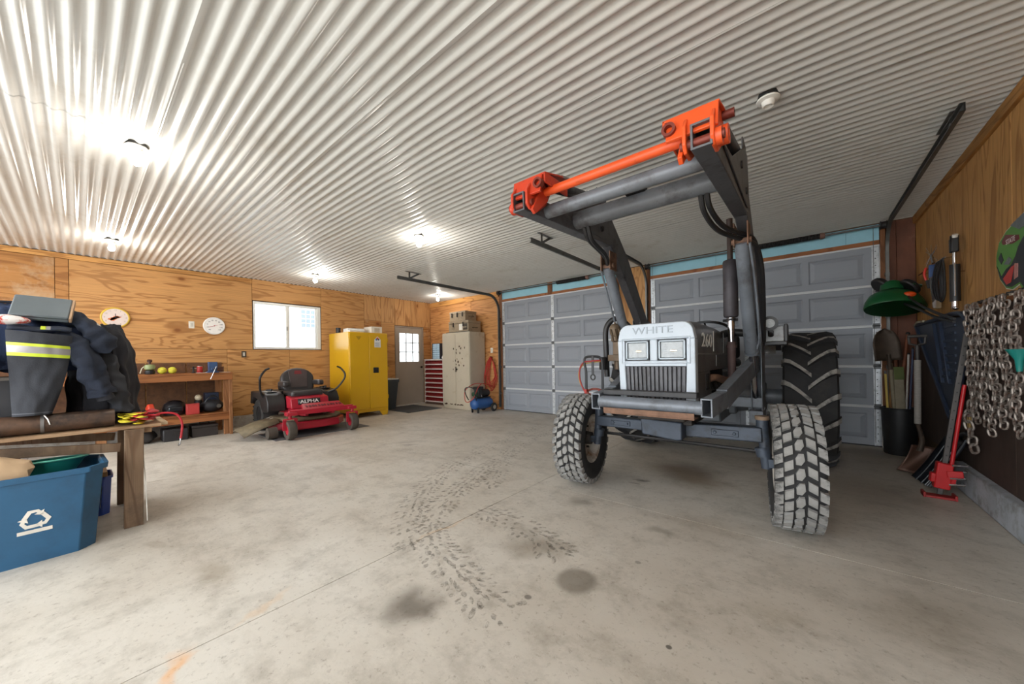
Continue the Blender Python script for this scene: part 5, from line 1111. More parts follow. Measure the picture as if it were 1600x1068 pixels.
# recycling bins
def crate(o, w, d, h, mat, fl=1.12, ch=.07):
    def ring(k, z, ins=0): 
        a, b_, c = w*k/2-ins, d*k/2-ins, ch*k; return [(-a+c,-b_,z),(a-c,-b_,z),(a,-b_+c,z),(a,b_-c,z),(a-c,b_,z),(-a+c,b_,z),(-a,b_-c,z),(-a,-b_+c,z)]
    mb = MB(); rs = [ring(1,0),ring(1+(fl-1)*.93,h*.93),ring(fl*1.035,h*.935),ring(fl*1.045,h),ring(fl*1.0,h),ring(fl*.985,h*.96,.004),ring(1,.008,.006)]
    for i in range(len(rs)-1): mb.add(rs[i]+rs[i+1],[(j,(j+1)%8,8+(j+1)%8,8+j) for j in range(8)])
    mb.add(rs[0],[tuple(range(8))]); mb.add(rs[-1],[tuple(range(8))])
    return part(mb,'tub',mat,o,bev=.005,smooth=25)
BBIN = M('recycling_blue', (36,84,118), .5, var=.08, scale=6, dirt=(30,66,94), dscale=4, dlo=.5, dhi=.8)
rb = thing('recycling_bin', 'large blue recycling bin with white arrows in front of the table', 'bin', (4.24,-6.49,0), R(2))
crate(rb, .44, .80, .51, BBIN, 1.10)
# three chasing arrows and bar, on the long side facing the room
WM = M('symbol_white',(214,208,196),.6); sy, sz = .17, .255; xs_ = .224
arr = []
def face_pt(u, v): z = sz+v; return (.2205+.022*z/.51*1.03, sy+u, z)
for k in range(3):
    c, s_ = math.cos(k*2*PI/3), math.sin(k*2*PI/3)
    rot2 = lambda p: (p[0]*c-p[1]*s_, p[0]*s_+p[1]*c)
    P_ = [(-.036,.028),(.012,.028),(.012,.018),(.036,.037),(.012,.056),(.012,.046),(-.026,.046)] if False else [(a_,b_+.012) for a_,b_ in [(-.046,.000),(-.024,.042),(.014,.042),(.022,.030),(.034,.037),(.028,.006),(-.002,.016),(.009,.022),(.004,.028),(-.012,.026),(-.030,-.008)]]
    q = [rot2(p) for p in P_]
    mb = MB(); f0 = [face_pt(a,b_) for a,b_ in q]; f1 = [(x+.002,y,z) for x,y,z in f0]; n = len(q)
    mb.add(f0+f1,[tuple(range(n,2*n)),tuple(range(n-1,-1,-1))]+[(i,(i+1)%n,n+(i+1)%n,n+i) for i in range(n)])
    part(mb,'recycling_arrow',WM,rb,smooth=0)
mb = MB(); q = [(-.062,-.078),(.062,-.078),(.062,-.058),(-.062,-.058)]; f0 = [face_pt(a,b_) for a,b_ in q]; f1 = [(x+.002,y,z) for x,y,z in f0]; mb.add(f0+f1,[(4,5,6,7),(3,2,1,0),(0,1,5,4),(1,2,6,5),(2,3,7,6),(3,0,4,7)]); part(mb,'symbol_bar',WM,rb,smooth=0)
mb = MB().add([(.06,.425,.20),(.12,.425,.20),(.12,.434,.34),(.06,.434,.34)],[(0,1,2,3)]); part(mb,'end_sticker',WM,rb,smooth=0)
b2 = thing('storage_bin', 'deep blue plastic bin on the floor behind the table leg', 'bin', (3.64,-6.165,0)); crate(b2, .28, .33, .29, M('bin_royal_blue',(34,66,150),.4,var=.06), 1.08, .04)
o = thing('brown_box', 'flat brown cardboard lying across the deep blue bin', 'box', (3.62,-6.20,.2935)); part(MB().box((-.18,-.18,0),(.18,.19,.035)), 'cardboard', M('card_brown',(150,116,80),.8,var=.1), o, bev=.003); part(MB().box((-.1,-.1,.035),(.12,.12,.05)), 'white_sheet', M('paper',(240,238,230),.8), o)
o = thing('paper_bag', 'crumpled brown paper bag sticking out of the recycling bin', 'bag', (4.36,-6.46,.33)); part(lump((0,0,0),(.10,.13,.15),2,.32,10,18,12), 'bag', M('kraft_paper',(196,166,132),.8,var=.1), o, smooth=20)
o = thing('teal_basin', 'teal plastic basin lying in the recycling bin', 'basin', (4.16,-6.27,.435), rot=(0,R(-6),0)); part(MB().lathe([(.0,0),(.10,0),(.15,.09),(.165,.095),(.165,.102),(.145,.102),(.095,.008),(0,.008)],n=28), 'basin', M('teal_plastic',(30,120,112),.35,var=.05), o)
part(MB().tube(arc((0,0,.1),.163,0,2*PI,28,'xy')[:-1],.006,6,closed=True), 'rolled_rim', M('teal_rim',(90,170,150),.35), o)
o = thing('red_carton', 'dull red carton behind the teal basin under the table', 'carton', (3.85,-6.60,0)); part(MB().box((-.1,-.22,0),(.1,.2,.56)), 'carton', M('carton_red',(120,36,36),.7), o, bev=.004); part(MB().box((-.02,-.22,.56),(.02,.2,.562)), 'tape', M('brown_tape',(170,130,80),.4), o)
# stove pipe
sp_ = thing('stove_pipe', 'scorched brown stove pipe lying along the table edge', 'pipe', (4.12,-6.4,.706)); SPM = M('scorched_pipe', (98,74,58), .42, .35, var=.3, scale=5, dirt=(52,44,40), dscale=4, dlo=.45, dhi=.65)
pw(MB().pipe((4.13,-6.95,.7095+.06),(4.115,-5.985,.7095+.06),.060,.056,28), 'pipe_section', SPM, sp_)
pw(MB().pipe((4.125,-6.30,.7695),(4.125,-6.285,.7695),.0618,.0602,28), 'seam_ring', M('seam_grey',(120,118,116),.4,.6), sp_)
pw(MB().tube([(4.17,-6.285,.826),(4.188,-6.27,.80),(4.186,-6.262,.765)],.004,5), 'tie_wire', M('wire_grey',(176,172,166),.3,.7), sp_)
# hi-vis straps
st_ = thing('ratchet_strap', 'heap of yellow and red straps at the table end', 'strap', (4.115,-5.88,.711))
for k,(cm,cn) in enumerate((((206,190,44),'strap_yellow'),((178,34,44),'strap_red'),((206,190,44),'strap_yellow'),((178,34,44),'strap_red'))):
    rn = random.Random(20+k); P = []
    for i in range(26):
        a = i*.55+k; x = .10*math.cos(a*1.1+k)*(1-.01*i)+.02*rn.uniform(-1,1); y = .055*math.sin(a*.9)+.012*rn.uniform(-1,1)+(.045 if cn == 'strap_red' else -.02); z = .006+.0022*i+.012*k*.6
        P.append((x,y,z))
    q = smoothpath(P,3); mb = MB(); A = []
    for i,p_ in enumerate(q):
        d_ = (Vector(q[min(i+1,len(q)-1)])-Vector(q[max(i-1,0)])).normalized(); sd = Vector((-d_.y,d_.x,.5*math.sin(i*.4))).normalized(); A.append([Vector(p_)-sd*.016,Vector(p_)+sd*.016])
    zm = min(v.z for r_ in A for v in r_); A = [[v-Vector((0,0,min(0,zm)-.002)) for v in r_] for r_ in A]
    part(mb.grid(A),'webbing',M(cn,cm,.6,var=.1),st_,solid=.003,smooth=60)
part(MB().tube(smoothpath([(.05,.06,.04),(.04,.14,.06),(.04,.215,.04),(.04,.245,-.03),(.04,.24,-.12),(.04,.235,-.15)],5),.008,6), 'loose_end', M('strap_red',(178,34,44),.6), st_)
part(MB().tube([(.04,.235,-.15),(.04,.233,-.19),(.03,.225,-.205),(.02,.23,-.19)],.005,6), 'hook', CHROME, st_)
# ---- clothes heap
def wrinkle(mb, amp, f, seed):
    mb.v = [v+Vector((mnoise.noise(v*f+Vector((seed,0,0))),mnoise.noise(v*f+Vector((0,seed,7))),mnoise.noise(v*f+Vector((3,0,seed)))))*amp for v in mb.v]; return mb
def dome(c, rx, ry, h, seed, folds=9, amp=.06, nu=56, nv=26, flare=1.0, power=.6):
    """garment thrown over something: a dome with vertical folds"""
    mb = MB(); P = []
    for j in range(nv+1):
        t_ = j/nv; row = []
        for i in range(nu):
            a = 2*PI*i/nu; k = math.sin(t_*PI/2)**power if t_ > 0 else 0; zz = h*math.cos(t_*PI/2)**.8 if t_ < 1 else 0
            f = 1+amp*t_*(math.sin(folds*a+3*mnoise.noise(Vector((math.cos(a)*2,math.sin(a)*2,seed)))*2)+.6*mnoise.noise(Vector((math.cos(a)*5,math.sin(a)*5,t_*4+seed))))
            cr = .05*mnoise.noise(Vector((math.cos(a)*2.2+seed,math.sin(a)*2.2,t_*5)))
            row.append(Vector((c[0]+rx*k*f*math.cos(a), c[1]+ry*k*f*math.sin(a), c[2]+zz+cr*(1-t_)*h*.6+.012*mnoise.noise(Vector((i*.5,j*.6,seed)))*(1 if j < nv else 0))))
        P.append(row+[row[0]])
    zmin = min(v.z for r_ in P for v in r_)
    for r_ in P:
        for v in r_: v.z = max(v.z, c[2]+.001)
    mb.grid(P); return mb
NAVY = M('navy_cloth', (30,37,52), .9, var=.2, scale=14, bmp=.3, bscale=120); NAVY2 = M('blue_navy_cloth', (42,56,86), .9, var=.2, scale=14, bmp=.3, bscale=120); BLK = M('black_cloth', (34,34,40), .9, var=.2, scale=12, bmp=.3, bscale=120)
CHAR = M('charcoal_cloth', (46,48,54), .85, var=.15, scale=12, bmp=.25, bscale=140)
YST = M('hi_vis_yellow',(206,224,60),.5,var=.06,emit=None); SST = M('reflective_silver',(168,164,164),.35,.2,var=.15,scale=10)
ct = thing('storage_crate', 'dark crate under the pile of jackets on the table', 'crate', (3.82,-6.42,.706)); part(MB().box((-.2,-.32,0),(.2,.15,.015)).box((-.2,-.32,0),(.2,-.305,.36)).box((-.2,.135,0),(.2,.15,.36)).box((-.2,-.32,0),(-.185,.15,.36)).box((.185,-.32,0),(.2,.15,.36)).box((-.21,-.33,.345),(-.185,.16,.365)).box((.185,-.33,.345),(.21,.16,.365)), 'crate_body', M('crate_dark',(38,38,42),.6,var=.15), ct, bev=.004); part(MB().box((.2105,-.31,.345),(.218,.15,.365)), 'crate_lip', M('lip_grey',(110,104,98),.5), ct)
ja = thing('navy_jacket', 'blue navy work jacket draped on top of the clothes pile', 'jacket', (3.78,-6.36,1.085)); part(wrinkle(dome((0,0,.02),.24,.33,.46,3.1,8,.07,80,40),.035,9,2), 'jacket_body', NAVY2, ja, smooth=70); 
part(wrinkle(MB().tube(smoothpath([(.10,.10,.44),(.20,.22,.37),(.26,.30,.27),(.255,.35,.16)],14),.08,26,rs=[.068+.016*mnoise.noise(Vector((i*.23,1,2)))+.010*i/42 for i in range(43)],flat=.72),.030,13,3), 'sleeve', NAVY, ja, smooth=70)
part(MB().bar((.20,.27,.375),(.255,.31,.325),.012,.03,(0,1,0)), 'pocket_flap', M('flap_grey',(176,170,160),.7), ja)
part(MB().tube(smoothpath([(.02,-.2,.47),(.03,-.08,.485),(.04,.06,.475),(.05,.18,.42),(.06,.26,.35)],6),.010,7), 'collar_piping', BLK, ja)
jb = thing('black_coat', 'black coat hanging down at the right end of the clothes pile', 'coat', (3.77,-6.02,.708)); part(wrinkle(dome((0,0,.025),.23,.175,.70,7.7,11,.09,80,44,power=.42),.022,10,6), 'coat_body', BLK, jb, smooth=70); part(wrinkle(MB().tube(smoothpath([(.12,-.06,.58),(.22,.0,.46),(.25,.05,.28),(.24,.08,.10)],14),.06,24,rs=[.056+.014*mnoise.noise(Vector((i*.25,5,2))) for i in range(43)],flat=.75),.026,14,8), 'coat_sleeve', CHAR, jb, smooth=70)
part(MB().tube(smoothpath([(.22,-.06,.40),(.262,-.02,.28),(.268,.03,.16)],6),.004,5), 'zip', M('zip_grey',(110,110,112),.4,.5), jb)
jc = thing('padded_sleeve_jacket', 'dark quilted jacket with its sleeve hanging beside the striped trousers', 'jacket', (4.05,-6.105,.87)); part(wrinkle(MB().tube(smoothpath([(-.05,-.09,.47),(.03,-.06,.43),(.055,.0,.30),(.06,.04,.16),(.05,.075,.06)],14),.07,26,rs=[.056+.016*min(1,i/16)+.010*mnoise.noise(Vector((i*.3,9,2))) for i in range(57)],flat=.75),.022,15,5), 'sleeve', NAVY, jc, smooth=70); part(MB().tube(smoothpath([(.05,.072,.07),(.046,.085,.03)],4),.058,18,flat=.75), 'cuff', BLK, jc, smooth=60)
# striped fire trousers
tr_ = thing('striped_trousers', 'dark work trousers with yellow and silver reflective bands hanging off the pile', 'trousers', (4.12,-6.31,.83)); 
def leg_pt(u, v, off=0):
    """u across 0..1, v down 0..1"""
    yl = -.115+.02*v; yr = .145-.06*v*v-.03*v; y = yl+(yr-yl)*u; z = .535-.535*v-.03*u*(1-v)
    x = .03+.045*math.sin(PI*u)**.7+.022*math.sin(v*7+u*3)*v*(1-v)*2+.008*mnoise.noise(Vector((u*6,v*8,1)))
    return Vector((x+off,y,z))
nu_, nv_ = 20, 30
mb = MB().grid([[leg_pt(i/nu_,j/nv_) for i in range(nu_+1)] for j in range(nv_+1)]); mb.grid([[Vector((-.04,leg_pt(i/nu_,j/nv_).y,leg_pt(i/nu_,j/nv_).z)) for i in range(nu_+1)] for j in range(nv_+1)])
for u_ in (0,1): mb.grid([[leg_pt(u_,j/nv_), Vector((-.04,leg_pt(u_,j/nv_).y,leg_pt(u_,j/nv_).z))] for j in range(nv_+1)])
for v_ in (0,1): mb.grid([[leg_pt(i/nu_,v_), Vector((-.04,leg_pt(i/nu_,v_).y,leg_pt(i/nu_,v_).z))] for i in range(nu_+1)])
part(mb,'trouser_leg',CHAR,tr_,smooth=60)
for n_, (va,vb_), mt_ in (('yellow_band',(.14,.175),YST),('silver_band',(.175,.255),SST),('yellow_band',(.255,.295),YST)):
    part(MB().grid([[leg_pt(i/nu_, va+(vb_-va)*j/3, .003) for i in range(nu_+1)] for j in range(4)]), n_, mt_, tr_, smooth=60)
part(MB().grid([[leg_pt(i/nu_, .965+.0*j, .002+.001*j)-Vector((0,0,.006*j)) for i in range(nu_+1)] for j in range(2)]), 'hem_stitch', M('stitch',(80,82,88),.8), tr_)
part(MB().grid([[Vector((.03-.10*j/6,-.11+.25*i/10,.535+.028*math.sin(j/6*PI*.6)+.006*math.sin(i))) for i in range(11)] for j in range(7)]), 'waist_fold', NAVY, tr_, solid=.012, smooth=60)
for n_, a_, b_, mt_ in (('yellow_band',.035,.055,YST),('silver_band',.055,.09,SST),('yellow_band',.09,.112,YST)): part(MB().grid([[Vector((.032-.10*j/6,-.02+a_*1.0+(b_-a_)*i*1.2,.5425+.028*math.sin(j/6*PI*.6))) for i in range(2)] for j in range(7)]), n_, mt_, tr_, smooth=60)
cs_ = thing('grey_case', 'flat grey hard case lying on the clothes pile', 'case', (3.99,-6.30,1.505), rot=(R(-4),R(46),R(-8))); part(MB().box((-.10,-.11,0),(.10,.13,.022)), 'lower_shell', M('case_grey',(92,100,104),.45,var=.06), cs_, bev=.006); part(MB().box((-.10,-.11,.023),(.10,.13,.045)), 'upper_shell', M('case_grey',(92,100,104),.45), cs_, bev=.008); part(MB().box((-.10,.13,.004),(.10,.142,.040)), 'tan_edge', M('edge_tan',(170,138,108),.6), cs_, bev=.002)
wc = thing('patterned_cloth', 'white and red patterned cloth at the left edge of the clothes pile', 'cloth', (4.10,-6.42,1.40)); part(lump((0,0,0),(.05,.09,.03),12,.25,14), 'cloth', M('cloth_white_red',(226,220,216),.9,var=.1,scale=20,dirt=(196,70,60),dscale=18,dlo=.52,dhi=.58), wc)
rd = thing('red_fuel_can', 'red plastic can partly hidden behind the striped trousers', 'can', (4.10,-6.53,1.075)); part(MB().box((-.08,-.09,0),(.08,.06,.15)), 'can_body', M('can_plastic_red',(178,30,40),.35), rd, bev=.02, seg=3); part(MB().cyl((0,0,.15),(0,.0,.18),.02), 'cap', BLACK, rd)

# ================================================================ RIGHT WALL
# ---- green electric push mower hung up
gm = thing('push_mower', 'green electric push mower with orange knob hung above the shovels', 'mower', (8.68,-.46,1.72))
GMX = Matrix.Rotation(R(20),4,'Z') @ Matrix.Rotation(R(6),4,'Y') @ Matrix.Rotation(R(-20),4,'X')
def gpart(mb, *a, **k): mb.v = [GMX @ v for v in mb.v]; return part(mb, *a, **k)
GRN = M('mower_green', (20,84,46), .35, var=.08, scale=6); 
gpart(MB().lathe([(.235,-.10),(.24,-.09),(.225,-.03),(.19,.03),(.13,.07),(.07,.085),(0,.09),(0,.082),(.07,.077),(.125,.062),(.18,.024),(.215,-.032),(.226,-.10)],n=36,M=Matrix.Diagonal((1.06,.80,1.15,1))), 'mower_shell', GRN, gm)
gpart(MB().lathe([(.09,.10),(.095,.13),(.085,.19),(.06,.21),(0,.215)],n=24), 'motor_cover', GRN, gm); pw(MB().ell((8.775,-.60,1.745),(.055,.04,.032)).cyl((8.76,-.58,1.70),(8.77,-.6,1.74),.03,n=12), 'orange_knob', M('knob_orange',(224,80,26),.4), gm)
gpart(MB().box((-.05,.02,.15),(.0,.10,.21)), 'orange_lever', M('knob_orange',(224,80,26),.4), gm, bev=.012)
dc = MB()
for r_ in range(3): dc.box((.08,-.16+.03*r_,.1002),(.165-.015*r_,-.145+.03*r_,.1015))
gpart(MB().prism([(.075,-.19),(.17,-.15),(.19,-.05),(.10,-.06)],'z',.085,.10), 'rating_plate', GRN, gm, bev=.004); gpart(dc,'plate_print',M('print_pale',(150,176,166),.6),gm)['kind']='stuff'
gpart(MB().cyl((0,0,.0),(0,0,.08),.02,n=12).bar((-.17,0,.01),(.17,0,.01),.03,.006), 'cutter_bar', DARKST, gm)
for s in (-1,1): 
    w_ = pw(MB().lathe([(.03,-.025),(.085,-.028),(.098,-.015),(.098,.015),(.085,.028),(.03,.025)],(0,0,0),'x',22,M=Matrix.Translation((8.60 if s < 0 else 8.80,-.36 if s < 0 else -.46,1.90 if s < 0 else 1.84)) @ Matrix.Rotation(R(25),4,'Z') @ Matrix.Rotation(R(-35),4,'Y')), 'wheel', BLACK, gm)
for k in range(2): pw(MB().tube(smoothpath([(8.74+.03*k,-.56-.04*k,1.66+.07*k),(8.775,-1.0,1.55+.05*k),(8.79,-1.5,1.43+.04*k),(8.80,-1.92,1.36+.025*k)],6),.011,8), 'handle_tube', BLACK, gm)
pw(MB().cyl((8.66,-.34,1.84),(8.67,-.004,1.88),.009,n=8), 'wall_hook', DARKST, gm)
# ---- tool rail and hanging tools
rl = thing('tool_rail', 'thin steel rail with hooks on the right plywood wall', 'rail', (W,-.95,1.95)); pw(MB().cyl((8.865,-.5,1.95),(8.865,-1.40,1.95),.006,n=8), 'rod', CHROME, rl)
for yy in (-.55,-.95,-1.35): pw(MB().cyl((8.865,yy,1.95),(W-.001,yy,1.955),.005,n=6), 'hook', CHROME, rl)
def hang(name, label, cat, y, z, x=8.865): return thing(name, label, cat, (x,y,z))
o = hang('red_pliers', 'red handled pliers hanging from the steel rail', 'pliers', -.98, 1.944, 8.85); part(MB().tube(smoothpath([(-.02,0,0),(-.032,.0,-.06),(-.02,0,-.12)],5),.010,8), 'grip', M('grip_red',(206,50,36),.4), o); part(MB().tube(smoothpath([(.02,0,0),(.032,.0,-.06),(.02,0,-.12)],5),.010,8), 'grip', M('grip_red',(206,50,36),.4), o); part(MB().prism([(-.025,-.12),(.025,-.12),(.012,-.20),(-.012,-.20)],'y',-.008,.008), 'jaw', DARKST, o)
o = hang('blue_saw', 'blue handled hand saw hanging on the right wall', 'saw', -1.12, 1.944, 8.85); part(MB().prism([(-.03,0),(.03,0),(.035,-.10),(-.03,-.12)],'y',-.010,.010), 'handle', M('grip_blue',(44,72,120),.4), o, bev=.006); part(MB().prism([(-.03,-.12),(.03,-.11),(.01,-.40),(-.005,-.40)],'y',-.001,.001), 'blade', CHROME, o)
for k,(yy,lab) in enumerate(((-1.20,'left black rubber strap hanging from the steel rail'),(-1.27,'middle black rubber strap hanging from the steel rail'),(-1.34,'right black rubber strap hanging from the steel rail'))):
    o = hang('rubber_strap', lab, 'strap', yy, 1.944, 8.86); o['group'] = 'black straps on the rail'; part(MB().tube(smoothpath([(-.004,0,.0),(-.02,.01,-.1),(-.03,0,-.22),(-.015,-.02,-.33-.02*k),(.01,-.02,-.30),(.012,0,-.1),(.004,0,0)],5),.011,6,flat=.6), 'strap', BLACK, o); part(MB().tube([(-.004,0,0),(.0,0,.012),(.005,0,0)],.004,5), 'strap_hook', CHROME, o)
o = hang('wire_whisk', 'silver wire burst tool fanned out above the steel rail', 'tool', -1.15, 1.957, 8.84); part(MB().cyl((.0,-.03,-.01),(0,.03,.07),.011,n=10), 'stem', CHROME, o)
for k in range(14):
    a = k*2*PI/14
    if k == 0: w0 = part(MB().cyl((0,0,.0),(0,.0,.10),.0022,n=5), 'wire', CHROME, o); c_ = w0
    else: c_ = dup(w0, o)
    c_.location = (0,.03,.07); c_.rotation_euler = (a,.35*math.sin(a*2),0)
o = hang('grease_gun', 'long black grease gun hung upright on the right plywood wall', 'grease gun', -1.60, 1.485, 8.875); part(MB().cyl((0,0,.06),(0,0,.36),.030,n=18), 'barrel', BLACK, o); part(MB().cyl((0,0,.36),(0,0,.46),.012,n=10), 'plunger_rod', CHROME, o); part(MB().box((-.025,-.03,.46),(.02,.03,.575)).cyl((0,0,.57),(0,0,.6),.025,n=12), 'head', BLACK, o, bev=.008); part(MB().cyl((0,-.01,.575),(0,-.025,.60),.017,n=10), 'white_cap', M('cap_white',(220,218,212),.4), o)
part(MB().cyl((0,0,0),(0,0,.06),.02,n=10).ell((0,-.01,.005),(.02,.02,.016)), 'nozzle', CHROME, o); part(MB().tube([(-.01,.042,.37),(-.01,.045,.1),(-.01,-.045,.1),(-.01,-.042,.37)],.005,6), 'wire_cradle', CHROME, o); part(MB().cyl((0,0,.3),(.053,0,.3),.006,n=6), 'wall_hook', CHROME, o)
o = hang('wood_handled_brush', 'pale wooden brush hanging under the black straps', 'brush', -1.02, 1.944, 8.895); part(MB().box((-.012,-.022,-.30),(.012,.022,-.02)), 'handle', OLDZ, o, bev=.006); part(MB().box((-.02,-.03,-.40),(.015,.03,-.30)), 'bristles', M('bristle',(170,150,120),.9), o, bev=.004)
# ---- dark blue ribbed sled panel
sl = thing('plastic_sled', 'dark blue ribbed plastic sled hung point down on the right wall', 'sled', (8.88,-1.1,1.0)); SLM = M('sled_navy', (44,54,72), .45, var=.12, scale=7)
pw(MB().prism([(-.32,1.43),(-1.80,1.41),(-1.84,1.30),(-1.74,.95),(-1.58,.66),(-1.48,.58),(-1.38,.60),(-1.1,.85),(-.75,1.1),(-.4,1.32)],'x',8.875,8.893), 'sled_base', SLM, sl, bev=.008)
pw(MB().tube(smoothpath([(8.87,-.30,1.43),(8.868,-.9,1.435),(8.87,-1.82,1.41),(8.87,-1.78,1.0),(8.87,-1.48,.57)],8),.018,7), 'rolled_edge', SLM, sl); pw(MB().tube(smoothpath([(8.87,-.32,1.42),(8.87,-.75,1.09),(8.87,-1.1,.84),(8.87,-1.46,.57)],8),.018,7), 'rolled_edge', SLM, sl)
for k in range(8): pw(MB().box((8.862,-1.62+.0*k,1.34-.062*k),(8.876,-1.34+.012*k,1.362-.062*k)), 'tread_rib', SLM, sl, bev=.004)
for yy in (-1.22,-1.02): pw(MB().bar((8.868,yy,1.40),(8.868,yy-.25,.86),.016,.03,(1,0,0)), 'long_rib', SLM, sl, bev=.004)
pw(MB().box((8.866,-1.52,.60),(8.874,-1.44,.64)), 'corner_patch', M('patch_grey',(150,146,136),.6), sl)
pw(MB().tube(smoothpath([(8.86,-.34,1.43),(8.85,-.5,1.455),(8.85,-.75,1.445)],5),.012,7), 'tow_rope', M('rope_pale',(150,140,120),.9), sl); pw(MB().cyl((8.868,-1.2,1.43),(W-.006,-1.2,1.45),.006,n=6), 'wall_hook', DARKST, sl)
# ---- black tub with long tools
bt = thing('tool_tub', 'black plastic tub full of long-handled tools in the corner', 'tub', (8.735,-.30,0)); part(MB().lathe([(.0,.0),(.125,0),(.13,.01),(.145,.50),(.155,.505),(.155,.52),(.142,.522),(.137,.51),(.122,.012),(0,.012)],n=30), 'tub', M('tub_black',(26,26,28),.5,var=.15,dirt=(48,46,44),dscale=6), bt); part(MB().tube(arc((0,0,.513),.150,0,2*PI,28,'xy')[:-1],.007,6,closed=True), 'rolled_rim', BLACK, bt)
WOODH = plywood('tool_handle_wood', (150,112,70), 'z', knots=False); WOODR = M('handle_brown_red', (122,66,38), .55, var=.15); WOODG = M('handle_grey_wood', (128,118,98), .75, var=.2)
def stick(name, label, cat, p0, p1, r, mat, head=None):
    o = thing(name, label, cat, p0); pw(MB().cyl(p0,p1,r,r*.9,n=10), 'handle', mat, o)
    return o
sp1 = stick('spade', 'round point spade standing head up in the black tub', 'spade', (8.71,-.34,.03), (8.66,-.40,1.02), .017, WOODG)
def blade(mb, c, w, h, curv=.03, tip='round', M=None):
    P = []
    for j in range(11):
        v = j/10; hw = w/2*(1 if tip == 'square' else (1 if v < .45 else math.sqrt(max(0,1-((v-.45)/.55)**2))*.98+.02)); P.append([Vector(((2*i/8-1)*hw, curv*(1-(2*i/8-1)**2)+.02*v, v*h)) for i in range(9)])
    mb.grid(P)
    if M is not None: mb.v = [M @ v for v in mb.v]
    return mb
STEELR = M('rusty_blade', (72,60,50), .6, .4, var=.25, scale=10, dirt=(110,92,74), dscale=8, dlo=.58, dhi=.75); BRB = M('brown_blade', (88,62,50), .5, .4, var=.2, scale=8, dirt=(150,136,120), dscale=10, dlo=.62, dhi=.72)
pw(blade(MB(),0,.23,.36,.03,'round',Matrix.Translation((8.645,-.42,1.05)) @ Matrix.Rotation(R(14),4,'Z') @ Matrix.Rotation(R(-4),4,'Y')), 'blade', STEELR, sp1, solid=.004, smooth=60); pw(MB().cyl((8.657,-.397,.95),(8.645,-.405,1.12),.022,.016,n=10), 'socket', STEELR, sp1)
for nm,lab,p0,p1,r_,mt_ in (('rake_handle','reddish brown tool handle leaning in the black tub',(8.69,-.26,.03),(8.83,-.17,1.35),.016,WOODR),('white_pole','thin white pole standing in the black tub',(8.76,-.35,.03),(8.82,-.25,1.12),.010,M('pole_white',(196,192,184),.5)),('blue_pole','dark blue pole standing in the black tub beside the white pole',(8.79,-.32,.03),(8.85,-.27,1.18),.011,M('pole_blue',(48,56,84),.5)),('hoe_handle','pale wooden hoe handle in the black tub',(8.67,-.29,.03),(8.68,-.22,1.05),.015,WOODH),('brown_pole','brown wooden pole leaning into the corner from the tub',(8.735,-.205,.03),(8.73,-.165,1.28),.014,WOODR)):
    o = stick(nm, lab, 'pole' if 'pole' in nm else 'tool', p0, p1, r_, mt_); pw(MB().ell(p1,(r_*1.15,r_*1.15,r_*1.3),10,7), 'end_cap', BLACK if 'pole' in nm else DARKST, o)
o = thing('flat_board', 'grey flat wooden board standing in the black tub', 'board', (8.745,-.41,.014)); pw(MB().bar((8.745,-.40,.014),(8.715,-.42,.98),.075,.014,(0,1,0)), 'board', WOODG, o, bev=.003); pw(MB().bar((8.722,-.428,.84),(8.7155,-.432,.98),.077,.003,(0,1,0)), 'green_moss', M('moss',(84,92,52),.9), o)
o = thing('yellow_level', 'narrow yellow stick at the front edge of the black tub', 'stick', (8.645,-.345,.05)); pw(MB().bar((8.655,-.33,.02),(8.622,-.36,.92),.018,.012,(0,1,0)), 'stick', M('stick_yellow',(190,160,70),.6), o); pw(MB().bar((8.6225,-.36,.90),(8.6218,-.361,.935),.02,.014,(0,1,0)), 'end_tip', BLACK, o)
# ---- square shovel with taped shaft, leaning on the wall
sh = thing('square_shovel', 'brown square shovel with grey taped shaft leaning on the dark wall', 'shovel', (8.64,-1.19,0))
TLc, TRc, BLc, BRc = Vector((8.69,-1.15,.262)), Vector((8.845,-1.11,.245)), Vector((8.585,-1.17,.012)), Vector((8.70,-1.215,.006))
A = []
for j in range(11):
    v = j/10; row = []
    for i in range(9):
        u = i/8; pt = (TLc.lerp(TRc,u)).lerp(BLc.lerp(BRc,u),v); row.append(pt+Vector((.0,.03,-.0))*(math.sin(PI*u)*(1-.4*v))+Vector((.02,.025,.0))*math.sin(PI*v))
    A.append(row)
bl = MB().grid(A); topc = A[0][4]
pw(bl,'blade',BRB,sh,solid=.004,smooth=60)
g0, g1, g2 = Vector((8.735,-1.13,.46)), Vector((8.752,-1.06,1.06)), Vector((8.755,-1.04,1.20))
pw(MB().tube(smoothpath([topc+Vector((-.02,-.012,-.05)),topc+Vector((-.002,-.004,.06)),g0],5),.016,10,rs=[.024-.0008*i for i in range(11)]), 'neck', STEELR, sh); pw(MB().cyl(g0,g1,.024,n=14), 'taped_shaft', M('tape_grey',(136,130,124),.85,var=.15,scale=30,stretch=(1,1,4)), sh); pw(MB().cyl(g1,g2,.015,n=10), 'shaft', M('shaft_dark',(60,56,54),.5), sh)
pw(MB().tube([g2+Vector((-.055,0,.09)),g2+Vector((-.05,0,.02)),g2,g2+Vector((.05,0,.02)),g2+Vector((.055,0,.09))],.011,8).cyl(g2+Vector((-.062,0,.09)),g2+Vector((.062,0,.09)),.015,n=10), 'd_grip', M('grip_black_grey',(66,62,60),.45,.3), sh)
